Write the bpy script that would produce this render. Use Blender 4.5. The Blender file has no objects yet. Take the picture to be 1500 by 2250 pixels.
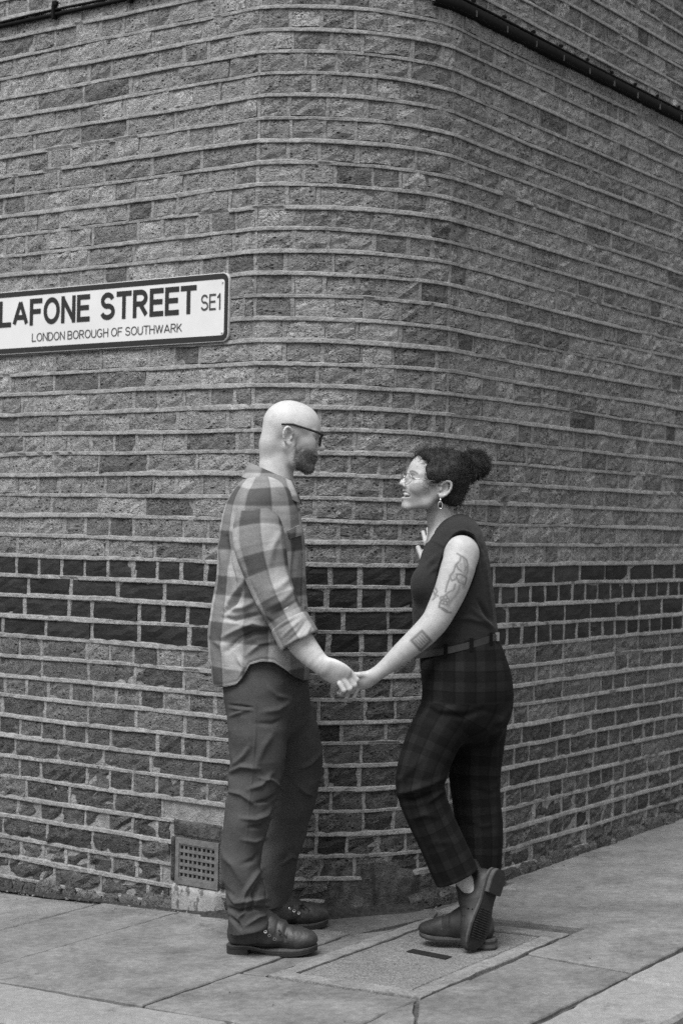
import bpy, math, random
import numpy as np
from mathutils import Matrix, Vector
from mathutils.bvhtree import BVHTree
rng = np.random.default_rng(7)
random.seed(7)
SC = bpy.context.scene
COL = SC.collection

# ------------------------------------------------------------------ camera
FPX, CAM_H = 3750.0, 1.39            # focal length in photo pixels (1500 x 2250), eye height
ROLL, PITCH = 0.0192, 35 / 3750.0
cF = np.array([0, math.cos(PITCH), math.sin(PITCH)])
cR = np.array([math.cos(ROLL), 0, math.sin(ROLL)])
cR = cR - cF * (cR @ cF); cR /= np.linalg.norm(cR)
cU = np.cross(cR, cF)
cC = np.array([0, 0, CAM_H])
cam = bpy.data.cameras.new('camera')
camo = bpy.data.objects.new('camera', cam); COL.objects.link(camo)
M = Matrix(((cR[0], cU[0], -cF[0], 0), (cR[1], cU[1], -cF[1], 0), (cR[2], cU[2], -cF[2], CAM_H), (0, 0, 0, 1)))
camo.matrix_world = M
cam.sensor_fit = 'VERTICAL'; cam.sensor_height = 36; cam.sensor_width = 24
cam.lens = FPX / 2250 * 36
cam.clip_start = .05; cam.clip_end = 3000
cam.dof.use_dof = True; cam.dof.focus_distance = 5.65; cam.dof.aperture_fstop = 3.5
SC.camera = camo

# ------------------------------------------------------------------ light (soft grey daylight, black-and-white photograph)
SUN_EL, SUN_AZ = math.radians(62), math.radians(213)   # compass angle from +Y towards +X of where the light comes from
world = bpy.data.worlds.new('World'); SC.world = world; world.use_nodes = True
nt = world.node_tree; nt.nodes.clear()
o_ = nt.nodes.new('ShaderNodeOutputWorld'); b_ = nt.nodes.new('ShaderNodeBackground')
s_ = nt.nodes.new('ShaderNodeTexSky'); s_.sky_type = 'NISHITA'; s_.sun_disc = False
s_.sun_elevation = SUN_EL; s_.sun_rotation = SUN_AZ; s_.dust_density = 3; s_.air_density = 1
h_ = nt.nodes.new('ShaderNodeHueSaturation'); h_.inputs['Saturation'].default_value = 0
nt.links.new(s_.outputs[0], h_.inputs['Color']); nt.links.new(h_.outputs[0], b_.inputs[0]); nt.links.new(b_.outputs[0], o_.inputs[0])
b_.inputs[1].default_value = 0.065
sun = bpy.data.lights.new('sun', 'SUN'); sun.energy = 1.5; sun.angle = math.radians(36); sun.color = (1, 1, 1)
suno = bpy.data.objects.new('sun', sun); COL.objects.link(suno)
sd = Vector((math.sin(SUN_AZ) * math.cos(SUN_EL), math.cos(SUN_AZ) * math.cos(SUN_EL), math.sin(SUN_EL)))
suno.rotation_euler = sd.to_track_quat('Z', 'Y').to_euler(); suno.location = sd * 20
SC.view_settings.view_transform = 'Standard'; SC.view_settings.look = 'None'
SC.view_settings.exposure = 1.55; SC.view_settings.gamma = 1
SC.render.engine = 'CYCLES'
SC.cycles.use_denoising = False
SC.cycles.max_bounces = 6; SC.cycles.diffuse_bounces = 4

# ------------------------------------------------------------------ helpers
def ray(x, y): return cF + (x - 750) / FPX * cR - (y - 1125) / FPX * cU
def W(x, y, Z):                       # point seen at photo pixel (x, y) that stands Z metres deep
    d = ray(x, y); return cC + d * (Z / d[1])
SLB, SLC = .049, -.016                # the street falls to the left
def gz(X, Y): return SLB * X + SLC * (Y - 6.1)
def proj(p):
    q = np.asarray(p, float) - cC
    return 750 + FPX * (q @ cR) / (q @ cF), 1125 - FPX * (q @ cU) / (q @ cF)

def empty(name, loc, label=None, cat=None, kind=None, group=None):
    o = bpy.data.objects.new(name, None); COL.objects.link(o)
    o.location = loc; o.empty_display_size = .1
    tag(o, label, cat, kind, group); return o
def tag(o, label=None, cat=None, kind=None, group=None):
    for k, v in (('label', label), ('category', cat), ('kind', kind), ('group', group)):
        if v: o[k] = v
    return o
def adopt(o, parent):
    if parent is not None:
        o.parent = parent
        m = Matrix.Translation(parent.location)
        o.matrix_parent_inverse = m.inverted()
    return o
def mesh_obj(name, v, f, mat, parent=None, smooth=False, attrs=None, uniform=None):
    me = bpy.data.meshes.new(name)
    v = np.asarray(v, np.float32)
    if isinstance(f, np.ndarray) and f.ndim == 2:
        n, k = f.shape
        me.vertices.add(len(v)); me.vertices.foreach_set('co', v.ravel())
        me.loops.add(n * k); me.loops.foreach_set('vertex_index', f.astype(np.int32).ravel())
        me.polygons.add(n); me.polygons.foreach_set('loop_start', np.arange(0, n * k, k, dtype=np.int32))
        me.polygons.foreach_set('loop_total', np.full(n, k, np.int32))
        me.update(calc_edges=True)
    else:
        me.from_pydata([tuple(map(float, p)) for p in v], [], [tuple(map(int, q)) for q in f])
    if smooth: me.polygons.foreach_set('use_smooth', np.ones(len(me.polygons), bool))
    for k, a in (attrs or {}).items():
        at = me.attributes.new(k, 'FLOAT', 'POINT'); at.data.foreach_set('value', np.asarray(a, np.float32).ravel())
    me.validate()
    if mat: me.materials.append(mat)
    o = bpy.data.objects.new(name, me); COL.objects.link(o)
    return adopt(o, parent)

class MB:                              # collects shapes for one mesh
    def __init__(s): s.v = []; s.f = []; s.a = []
    def add(s, v, f, a=0.0):
        n = len(s.v); s.v += [tuple(p) for p in v]; s.f += [tuple(i + n for i in q) for q in f]; s.a += [a] * len(v)
    def box(s, lo, hi, T=None, jit=0):
        v = [(x, y, z) for x in (lo[0], hi[0]) for y in (lo[1], hi[1]) for z in (lo[2], hi[2])]
        if T is not None: v = [T(p) for p in v]
        s.add(v, [(0, 1, 3, 2), (4, 6, 7, 5), (0, 4, 5, 1), (2, 3, 7, 6), (0, 2, 6, 4), (1, 5, 7, 3)])
    def tube(s, pts, r, n=8, cap=True):
        pts = [np.asarray(p, float) for p in pts]; r = [r] * len(pts) if np.isscalar(r) else r
        rings = []; u = None
        for i, p in enumerate(pts):
            t = pts[min(i + 1, len(pts) - 1)] - pts[max(i - 1, 0)]; t = t / (np.linalg.norm(t) + 1e-9)
            if u is None: u = np.cross(t, (0, 0, 1.) if abs(t[2]) < .9 else (1., 0, 0))
            u = u - t * (u @ t); u /= np.linalg.norm(u) + 1e-9; w = np.cross(t, u)
            rings.append([p + r[i] * (math.cos(2 * math.pi * k / n) * u + math.sin(2 * math.pi * k / n) * w) for k in range(n)])
        f = [(i * n + k, i * n + (k + 1) % n, (i + 1) * n + (k + 1) % n, (i + 1) * n + k) for i in range(len(pts) - 1) for k in range(n)]
        if cap: f += [tuple(range(n))[::-1], tuple((len(pts) - 1) * n + k for k in range(n))]
        s.add([p for q in rings for p in q], f)
    def build(s, name, mat, parent=None, smooth=False):
        return mesh_obj(name, s.v, s.f, mat, parent, smooth)

# ---- material helper: tiny node language
class Mat:
    def __init__(s, name, rough=.85, spec=.3):
        s.m = bpy.data.materials.new(name); s.m.use_nodes = True; s.t = s.m.node_tree
        s.b = s.t.nodes['Principled BSDF']; s.b.inputs['Roughness'].default_value = rough
        s.b.inputs['Specular IOR Level'].default_value = spec
        s.tc = s.t.nodes.new('ShaderNodeTexCoord')
    def n(s, typ, **kw):
        nd = s.t.nodes.new('ShaderNode' + typ)
        for k, v in kw.items(): setattr(nd, k, v)
        return nd
    def put(s, inp, v):
        if hasattr(v, 'node'): s.t.links.new(v, inp)
        elif v is not None: inp.default_value = v
    def co(s, scale=(1, 1, 1)):
        mp = s.n('Mapping'); s.t.links.new(s.tc.outputs['Object'], mp.inputs[0]); mp.inputs['Scale'].default_value = scale
        return mp.outputs[0]
    def noise(s, scale, detail=4, rough=.55, co=None, dist=0):
        nd = s.n('TexNoise'); s.put(nd.inputs['Vector'], co or s.tc.outputs['Object'])
        nd.inputs['Scale'].default_value = scale; nd.inputs['Detail'].default_value = detail
        nd.inputs['Roughness'].default_value = rough; nd.inputs['Distortion'].default_value = dist
        return nd.outputs['Fac']
    def voro(s, scale, co=None, feature='F1', out='Distance'):
        nd = s.n('TexVoronoi', feature=feature); s.put(nd.inputs['Vector'], co or s.tc.outputs['Object'])
        nd.inputs['Scale'].default_value = scale; return nd.outputs[out]
    def rng(s, v, a, b, c=0., d=1., smooth=False):
        nd = s.n('MapRange'); nd.interpolation_type = 'SMOOTHSTEP' if smooth else 'LINEAR'
        s.put(nd.inputs[0], v)
        for i, x in enumerate((a, b, c, d)): nd.inputs[i + 1].default_value = x
        return nd.outputs[0]
    def math(s, op, a, b=None, clamp=False):
        nd = s.n('Math', operation=op, use_clamp=clamp); s.put(nd.inputs[0], a); s.put(nd.inputs[1], b); return nd.outputs[0]
    def mul(s, a, b): return s.math('MULTIPLY', a, b)
    def add(s, a, b): return s.math('ADD', a, b)
    def mix(s, fac, a, b):
        nd = s.n('Mix', data_type='FLOAT'); s.put(nd.inputs[0], fac); s.put(nd.inputs[2], a); s.put(nd.inputs[3], b); return nd.outputs[0]
    def attr(s, name):
        nd = s.n('Attribute', attribute_name=name); return nd.outputs['Fac']
    def pos(s, axis='Z'):
        nd = s.n('SeparateXYZ'); s.t.links.new(s.tc.outputs['Object'], nd.inputs[0]); return nd.outputs[axis]
    def grey(s, v):
        if not hasattr(v, 'node'): s.b.inputs['Base Color'].default_value = (v, v, v, 1)
        else: s.t.links.new(v, s.b.inputs['Base Color'])
        return s
    def bump(s, v, dist=.004, strength=1.0, prev=None):
        nd = s.n('Bump'); s.put(nd.inputs['Height'], v); nd.inputs['Distance'].default_value = dist
        nd.inputs['Strength'].default_value = strength
        if prev: s.t.links.new(prev, nd.inputs['Normal'])
        s.t.links.new(nd.outputs[0], s.b.inputs['Normal']); return nd.outputs[0]
    def rough(s, v): s.put(s.b.inputs['Roughness'], v); return s

def plain(name, v, rough=.6, spec=.4, amp=.25, scale=30, bump=.0):
    m = Mat(name, rough, spec); n = m.noise(scale, 5, .6)
    m.grey(m.mul(m.rng(n, .25, .75, 1 - amp, 1 + amp), v))
    if bump: m.bump(m.noise(scale * 3, 4), bump)
    return m.m

# ------------------------------------------------------------------ materials of the setting
def brick_material(name, dark=False):
    m = Mat(name, .9, .2)
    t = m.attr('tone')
    cs = m.co((1, 1, 1.35))
    big = m.noise(11, 4, .6)
    fine = m.noise(75, 6, .72, cs, .4)
    crease = m.noise(30, 6, .7, m.co((1, 1, 1.7)), .6)
    pit = m.voro(95, m.co((1, 1, 1.5)))
    pitm = m.rng(m.noise(26, 3, .5), .44, .58, smooth=True)
    pits = m.mul(m.rng(pit, .14, .36, 1, 0, True), pitm)
    pit2 = m.mul(m.rng(m.voro(38, m.co((1, 1, 1.6))), .12, .30, 1, 0, True), m.rng(m.noise(15, 4, .6), .49, .58, smooth=True)); pits = m.math('MAXIMUM', pits, pit2)
    ck = m.math('ABSOLUTE', m.add(crease, -.5)); crack = m.mul(m.rng(ck, .0, .024, 1, 0, True), m.rng(big, .46, .62, 0, .95, True))
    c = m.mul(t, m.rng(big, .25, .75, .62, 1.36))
    c = m.mul(c, m.rng(fine, .25, .75, .58, 1.42))
    if not dark:
        sm = m.mul(m.rng(m.noise(17, 6, .7), .56, .70, smooth=True), .55)
        c = m.mix(sm, c, .27)
        c = m.mul(c, m.rng(crack, 0, 1, 1, .35)); c = m.mul(c, m.rng(pits, 0, 1, 1, .22))  # shade inside cracks and pits painted into the colour, on top of the bump
        h = m.add(m.mul(fine, .9), m.mul(crease, .9)); h = m.math('SUBTRACT', h, m.mul(pits, .9)); h = m.math('SUBTRACT', h, m.mul(crack, .6))
        m.grey(c); m.bump(h, .020, 1.0)
    else:
        sm = m.mul(m.rng(m.noise(22, 6, .75), .68, .74, smooth=True), .35)
        m.grey(m.mix(sm, c, .2)); m.rough(m.rng(fine, .3, .7, .45, .75)); m.bump(m.add(fine, m.mul(crease, .6)), .004, 1.0)
    return m.m
M_BRICK = brick_material('stock_brick'); M_DARK = brick_material('dark_engineering_brick', True)
m = Mat('lime_mortar', .95, .15)
n1 = m.noise(120, 5, .7); n2 = m.noise(9, 4, .6); n3 = m.noise(38, 5, .65)
c = m.mul(m.rng(n2, .25, .75, .19, .31), m.rng(n1, .25, .75, .75, 1.22)); c = m.mul(c, m.rng(n3, .3, .7, .68, 1.2))
m.grey(c); m.bump(m.add(n1, m.mul(n3, 1.8)), .007, 1.0); M_MORTAR = m.m
m = Mat('cement_render', .95, .15)
n1 = m.noise(90, 6, .7); n2 = m.noise(7, 5, .65); n3 = m.noise(30, 6, .7)
cs = m.co((1, 1, .22)); st = m.rng(m.noise(16, 4, .6, cs), .5, .64, smooth=True)
c = m.mul(m.rng(n2, .3, .7, .035, .12), m.rng(n3, .25, .75, .5, 1.6)); c = m.mix(m.mul(st, .75), c, .03)
m.grey(c); m.bump(m.add(n1, m.mul(n3, 2.)), .012, 1.0); M_RENDER = m.m
def stone(name, base, sp=220, amp=.22, stain=.25, bump=.0015):
    m = Mat(name, .88, .25)
    a = m.noise(sp, 3, .7); b = m.noise(5, 7, .7); c2 = m.noise(40, 5, .6); tn = m.attr('tone')
    c = m.mul(m.rng(a, .25, .75, 1 - amp, 1 + amp), m.rng(b, .3, .7, 1 - stain, 1 + stain * .8))
    c = m.mul(c, m.rng(c2, .3, .7, .86, 1.14)); c = m.mul(c, tn)
    spot = m.rng(m.noise(3.1, 8, .75), .58, .68, 1, .62, True)
    streak = m.rng(m.noise(9, 6, .7, m.co((1, 2.6, 1))), .60, .70, 1, .74, True)
    speck = m.rng(m.voro(55), .05, .10, .45, 1, True); sm_ = m.rng(m.noise(6, 3), .5, .62, smooth=True); speck = m.mix(sm_, 1., speck)
    gum = m.rng(m.voro(4.3), .045, .07, 1.35, 1, True)
    c = m.mul(m.mul(m.mul(m.mul(c, spot), streak), speck), gum)
    m.grey(m.mul(c, base)); m.bump(m.add(a, m.mul(c2, 1.5)), bump, .8); return m.m
M_SLAB = stone('york_stone', .138, 240, .22, .38, .002); M_CEMENT = stone('pavement_cement', .155, 160, .28, .35, .003)
M_KERB = stone('granite_kerb', .20, 300, .40, .12, .002); M_TRAY = stone('exposed_aggregate', .145, 150, .75, .15, .006)
M_ROAD = stone('asphalt', .07, 260, .45, .2, .004)
M_JOINT = stone('joint_sand', .07, 200, .4, .4, .003)

# ------------------------------------------------------------------ the corner: plan of the wall face
A35 = math.radians(35)
dL = np.array([-math.cos(A35), math.sin(A35)]); nL = np.array([-math.sin(A35), -math.cos(A35)])
dR = -nL; nR = -dL
XN, YN, RA = -.1355, 6.12, .74
AL, AR = math.radians(-15), math.radians(45)
PL = np.array([XN + RA * math.sin(AL), YN + RA * (1 - math.cos(AL))])
PR = np.array([XN + RA * math.sin(AR), YN + RA * (1 - math.cos(AR))])
LA = RA * (AR - AL)
def plan(t):                            # t along the wall: <0 left wall, 0..LA rounded corner, >LA right wall
    if t <= 0: return PL - dL * t, nL
    if t >= LA: return PR + dR * (t - LA), nR
    a = AL + t / RA
    return np.array([XN + RA * math.sin(a), YN + RA * (1 - math.cos(a))]), np.array([math.sin(a), -math.cos(a)])
def wp(t, z, off=0.):
    p, n = plan(t); return (p[0] + n[0] * off, p[1] + n[1] * off, z)
T0, T1 = -2.3, LA + 3.4
CH, ZB = .0803, 1.257                   # course height, top of the dark band
KLO, KHI = -16, 43
Z_TOP = ZB + KHI * CH
COVER_VENT = (-.346, -.086)             # t-range of the air brick and its cement surround

# ------------------------------------------------------------------ brick building
bldg = empty('brick_building', (XN, YN + .5, 0), 'old stock-brick building with a rounded corner and a dark brick band behind the couple', 'building')

def brick_mesh(t0, t1, z0, z1, rough, seed):
    r = np.random.default_rng(seed)
    nx = max(3, int(round((t1 - t0) / .035))); nz = 3
    base = r.normal(0, .0009 + rough * .2); tilt = r.normal(0, .0009, 2)
    V = []
    for j in range(nz + 1):
        for i in range(nx + 1):
            u, w = i / nx, j / nz
            bt, bz = r.normal(0, .0013 + rough * .25, 2)
            edge = (i in (0, nx)) + (j in (0, nz))
            off = base + tilt[0] * (u - .5) * 2 + tilt[1] * (w - .5) * 2 + r.normal(0, .0011 + rough * .45)
            if edge: off -= .0014 + abs(r.normal(0, .0006 + rough * .4)) * (1 if edge == 1 else 1.6)
            V.append(wp(t0 + (t1 - t0) * u + bt, z0 + (z1 - z0) * w + bz, off))
    F = [(j * (nx + 1) + i, j * (nx + 1) + i + 1, (j + 1) * (nx + 1) + i + 1, (j + 1) * (nx + 1) + i) for j in range(nz) for i in range(nx)]
    loop = [i for i in range(nx + 1)] + [j * (nx + 1) + nx for j in range(1, nz + 1)] + [nz * (nx + 1) + i for i in range(nx - 1, -1, -1)] + [j * (nx + 1) for j in range(nz - 1, 0, -1)]
    n = len(V)
    tm = (t0 + t1) / 2
    for k in loop:
        p = V[k]; _, nn = plan(tm); V.append((p[0] - nn[0] * .03, p[1] - nn[1] * .03, p[2]))
    L = len(loop)
    F += [(loop[(i + 1) % L], loop[i], n + i, n + (i + 1) % L) for i in range(L)]
    F.append(tuple(n + i for i in range(L)))
    return V, F

bricks = []; perps = []
PEOPLE_BOX = [(480, 1080, 660, 2000), (575, 890, 690, 1060), (910, 1200, 1085, 1900)]
for k in range(KLO, KHI):
    z0 = ZB + k * CH; z1 = z0 + CH
    band = -4 <= k <= -1
    segs = [(T0, 0., 'L'), (0., LA, 'C'), (LA, T1, 'R')]
    for a, b, side in segs:
        r = np.random.default_rng(1000 + k * 7 + ord(side))
        head = (k % 2 == 1) if side == 'L' else (k % 2 == 0)
        t = a - (r.uniform(0, .2) if side == 'L' else 0)
        first = True
        while t < b - 1e-4:
            if side == 'C': w = r.choice([.112, .122, .14, .17, .2], p=[.3, .3, .2, .12, .08]) if not band else r.choice([.112, .122, .17], p=[.4, .4, .2])
            else:
                hd = head if r.random() > (.12 if not band else .06) else not head
                w = .1205 if hd else .241
                if side == 'L' and band and k == -3: w = .1205 if r.random() < .7 else .241
                w *= r.normal(1, .02)
                if first and side == 'R': w = .06 + .06 * (not hd) if r.random() < .5 else w
            first = False
            if b - (t + w) < .05: w = b - t
            jt = (.0085 if band else .0072) + r.uniform(-.002, .003); jz = .0078
            bt0, bt1 = t + (jt if t > a or side == 'L' else .004), t + w - jt
            t += w
            perps.append((t, z0, z1, jt, band, side))
            if bt1 < T0 + .02: continue
            zb0, zb1 = z0 + jz, z1 - jz
            tm = (bt0 + bt1) / 2
            if side == 'L' and bt1 > COVER_VENT[0] and bt0 < COVER_VENT[1] and z0 < .33:
                if bt0 < COVER_VENT[0] - .04: bt1 = COVER_VENT[0] - .006
                elif bt1 > COVER_VENT[1] + .04: bt0 = COVER_VENT[1] + .006
                else: continue
            p = wp(tm, (zb0 + zb1) / 2)
            px, py = proj(p)
            low = max(0., min(1., (.62 - z0) / .6))
            if band: tone = .019 * r.lognormal(0, .16); rough = .0008
            else:
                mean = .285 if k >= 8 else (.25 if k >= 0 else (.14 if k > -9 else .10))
                if side == 'R': mean *= 1.12  # right wall gets little sun, so its bricks are lightened in the colour
                tone = mean * r.lognormal(0, .22); rough = .0019 + .0055 * low ** 2
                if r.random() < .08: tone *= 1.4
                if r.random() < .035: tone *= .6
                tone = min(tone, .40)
            if zb0 < gz(p[0], p[1]) - .05: continue
            vis = -20 < px < 1520 and -20 < py < 2270
            area = (bt1 - bt0) * abs(plan(tm)[1] @ np.array([p[0], p[1]]) / np.hypot(p[0], p[1])) / p[1] ** 2
            hid = any(x0 < px < x1 and y0 < py < y1 for x0, y0, x1, y1 in PEOPLE_BOX)
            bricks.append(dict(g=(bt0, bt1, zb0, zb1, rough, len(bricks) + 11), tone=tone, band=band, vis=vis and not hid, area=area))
stock = sorted([b for b in bricks if not b['band'] and b['vis']], key=lambda b: -b['area'])
for b in stock[:295]: b['own'] = 'brick'
for b in bricks:
    if b['band'] and b['vis']: b['own'] = 'dark_brick'
rest = {'s': ([], [], []), 'd': ([], [], [])}
for b in bricks:
    V, F = brick_mesh(*b['g'])
    if b.get('own'):
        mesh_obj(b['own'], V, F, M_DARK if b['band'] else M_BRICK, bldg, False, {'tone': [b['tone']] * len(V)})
    else:
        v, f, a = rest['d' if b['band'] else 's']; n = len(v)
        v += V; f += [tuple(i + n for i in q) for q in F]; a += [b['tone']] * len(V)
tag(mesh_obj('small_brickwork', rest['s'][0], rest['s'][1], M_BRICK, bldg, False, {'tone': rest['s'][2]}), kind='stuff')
tag(mesh_obj('small_dark_brickwork', rest['d'][0], rest['d'][1], M_DARK, bldg, False, {'tone': rest['d'][2]}), kind='stuff')

def fnoise(seed, n=10, lo=2., hi=40.):     # cheap smooth 1-D/3-D noise out of random cosines
    r = np.random.default_rng(seed); d = r.normal(size=(n, 3)); d /= np.linalg.norm(d, axis=1)[:, None]
    fr = np.exp(r.uniform(np.log(lo), np.log(hi), n)); ph = r.uniform(0, 6.28, n); am = (lo / fr) ** .5; am /= np.sqrt((am ** 2).sum() / 2)
    def fn(P): return (np.cos(np.asarray(P) @ (d * fr[:, None]).T + ph) * am).sum(-1)
    return fn

# mortar: the core behind the bricks and the struck bed joints that overhang them
V = []; F = []
def grid_into(ts, rows):                  # rows: list of functions i -> (z, off)
    n0 = len(V); m_ = len(rows)
    for i, t in enumerate(ts):
        p, nn = plan(t)
        for fn in rows:
            z, off = fn(i); V.append((p[0] + nn[0] * off, p[1] + nn[1] * off, z))
    for i in range(len(ts) - 1):
        for j in range(m_ - 1):
            a = n0 + i * m_ + j; F.append((a, a + m_, a + m_ + 1, a + 1))
tc = np.concatenate([np.arange(T0, 0, .06), [0], np.linspace(0, LA, 26)[1:], np.arange(LA + .06, T1, .06)])
tc = np.unique(np.concatenate([tc, [-.314, -.114]])); zc = np.unique(np.concatenate([np.linspace(-.25, Z_TOP, 120), [.068, .234]])); NZ = len(zc)
cn = fnoise(3, 12, 3, 60)
co_ = {}
for i, t in enumerate(tc):
    p, nn = plan(t)
    for j, z in enumerate(zc): V.append((p[0], p[1], z))
arr = np.array(V); offs = -.0062 + .0006 * cn(arr)
V = [(v[0] + plan(tc[i // NZ])[1][0] * o, v[1] + plan(tc[i // NZ])[1][1] * o, v[2]) for i, (v, o) in enumerate(zip(V, offs))]
F = [(i * NZ + j, (i + 1) * NZ + j, (i + 1) * NZ + j + 1, i * NZ + j + 1) for i in range(len(tc) - 1) for j in range(NZ - 1) if not (-.315 < tc[i] < -.115 and .067 < zc[j] < .233)]
td = np.concatenate([np.arange(T0, 0, .011), np.linspace(0, LA, 72), np.arange(LA + .011, T1, .011)])
jn = [fnoise(20 + i, 16, 2, 150) for i in range(5)]
for k in range(KLO, KHI + 1):
    z = ZB + k * CH
    q = np.stack([td, np.full_like(td, k * 3.7), np.zeros_like(td)], 1)
    a1, a2, a3, a4, a5 = [f(q) for f in jn]
    low = np.clip((.62 - z) / .6, 0, 1)
    band = -4 <= k <= 0
    wav = .0015 * a1 + .0006 * a5                      # line waver
    h1 = .0082 + .0018 * a2 + .0035 * np.clip(a4 - .9, 0, 2) ** 1
    h2 = .0066 + .0011 * a3
    pr = .0034 + .0014 * a3 + .0008 * a2
    pr = np.where(a5 + .5 * a4 > 2.2, -.004, pr)      # lost pointing here and there
    if band: pr = pr * .8
    pr = pr * (1 - .5 * low)
    rows = [lambda i: (z + wav[i] + h1[i], -.0035), lambda i: (z + wav[i] + h1[i] * .55, .0004 + .35 * max(pr[i], 0)),
            lambda i: (z + wav[i] - h2[i] * .75, pr[i]), lambda i: (z + wav[i] - h2[i] * 1.15, pr[i] * .9), lambda i: (z + wav[i] - h2[i] * 1.0, -.008)]
    if -.09 < z < .30:
        keep = [td[td < -.323], td[td > -.106]]; full = td
        for sub, o0 in ((keep[0], 0), (keep[1], len(td) - len(keep[1]))): grid_into(sub, [(lambda i, f=f, o0=o0: f(i + o0)) for f in rows])
    else: grid_into(td, rows)
pr_ = np.random.default_rng(44)
for t, z0, z1, jt, band, side in perps:                # upright joints, filled almost flush
    if t < T0 + .02 or t > T1 - .02 or pr_.random() < .06: continue
    if side == 'L' and -.353 < t < -.078 and z0 < .33: continue
    if z0 < -.1: continue
    n0 = len(V); o = (-.0016 if band else -.0018) + pr_.normal(0, .0006); wv = pr_.normal(0, .0012, 4)
    for j in range(4):
        z = z0 + .004 + (z1 - z0 - .008) * j / 3; hw_j = jt + .0012 + pr_.normal(0, .0011)
        for dt, oo in ((-hw_j - .001, -.009), (-hw_j * .8, o), (hw_j * .8, o + pr_.normal(0, .0004)), (hw_j + .001, -.009)): V.append(wp(t + dt + wv[j], z, oo))
    F += [(n0 + j * 4 + i, n0 + j * 4 + i + 1, n0 + (j + 1) * 4 + i + 1, n0 + (j + 1) * 4 + i) for j in range(3) for i in range(3)]
mesh_obj('mortar', V, F, M_MORTAR, bldg, False)

# cement render smeared over the foot of the rounded corner
ts = np.linspace(-.16, LA + .06, 70); NZ = 26
pn = fnoise(51, 16, 6, 70); pt = fnoise(52, 8, 3, 30)
V = []
for t in ts:
    p, nn = plan(t); zt = .27 + .085 * float(pt((t, 0, 0))) - .55 * max(0, t - .5); zt = max(zt, .06); zb = gz(*p) - .05
    for j in range(NZ):
        w = j / (NZ - 1); z = zb + (zt - zb) * w
        o = .004 + .0065 * float(pn((t, 0, z))) + .028 * (1 - w) ** 3 - .012 * max(0, w - .8) / .2
        V.append((p[0] + nn[0] * o, p[1] + nn[1] * o, z))
F = [(i * NZ + j, (i + 1) * NZ + j, (i + 1) * NZ + j + 1, i * NZ + j + 1) for i in range(len(ts) - 1) for j in range(NZ - 1)]
mesh_obj('cement_render', V, F, M_RENDER, bldg, True)
# broken footing bricks along the foot of the walls
r = np.random.default_rng(5)
fb = []
for (a, b, n_) in ((LA - .16, LA + 3.3, 'R'), (-2.2, -.47, 'L')):
    t = a
    while t < b:
        w = r.uniform(.06, .17); hh = r.uniform(.028, .052); ww = w * .9
        p, nn = plan(t + w / 2); zg = gz(p[0], p[1])
        out = r.uniform(.02, .045) if n_ == 'R' else r.uniform(.006, .022)
        VV = []; 
        for i in range(5):
            for j in range(4):
                u = i / 4; v_ = j / 3
                prof = [(out + .006, -.03), (out, hh * .6), (out - .012, hh), (-.02, hh * 1.02)][j]
                o = prof[0] + r.normal(0, .003) - (.008 if i in (0, 4) else 0)
                zz = zg + prof[1] + r.normal(0, .0025) - (.008 if i in (0, 4) and j > 0 else 0)
                q, qn = plan(t + ww * u); VV.append((q[0] + qn[0] * o, q[1] + qn[1] * o, zz))
        FF = [(i * 4 + j, (i + 1) * 4 + j, (i + 1) * 4 + j + 1, i * 4 + j + 1) for i in range(4) for j in range(3)]
        FF += [(0, 1, 2, 3)[::-1], (16, 17, 18, 19)]
        mesh_obj('footing_brick', VV, FF, M_BRICK, bldg, False, {'tone': [r.uniform(.07, .14)] * len(VV)})
        t += w
V = []; dn = fnoise(77, 14, 6, 60); tdirt = np.concatenate([np.arange(-2.2, LA + 3.3, .02)])
for t in tdirt:
    p, nn = plan(t); a_ = .022 + .014 * float(dn((t, 0, 0))); h_d = .012 + .008 * float(dn((0, t, 0)))
    for o, z in ((-.02, max(h_d, .004)), (.006, max(h_d, .004) * .8), (max(a_, .008) * .6, .005), (max(a_, .008), -.004)):
        x, y = p + nn * (o + (-.004 if t > LA - .12 else (.026 if t > -.15 else .004))); V.append((x, y, gz(x, y) + z + .0015 * float(dn((t, o * 50, 3)))))
F = [(i * 4 + j, (i + 1) * 4 + j, (i + 1) * 4 + j + 1, i * 4 + j + 1) for i in range(len(tdirt) - 1) for j in range(3)]
M_DIRT = plain('damp_dirt', .03, .95, .1, .6, 60, .004)
tag(mesh_obj('gutter_dirt', V, F, M_DIRT, bldg, False), kind='stuff')
# upright mass of the building behind the face (roof edge above the frame)
mb = MB(); e0 = plan(T0)[0]; e1 = plan(T1)[0]
mb.add([(*e0, Z_TOP), (*PL, Z_TOP), (*plan(LA * .33)[0], Z_TOP), (*plan(LA * .66)[0], Z_TOP), (*PR, Z_TOP), (*e1, Z_TOP), (*(e1 + dL * 6), Z_TOP), (*(e0 + dR * 3), Z_TOP)], [tuple(range(8))])
mb.build('roof_slab', M_RENDER, bldg)

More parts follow.
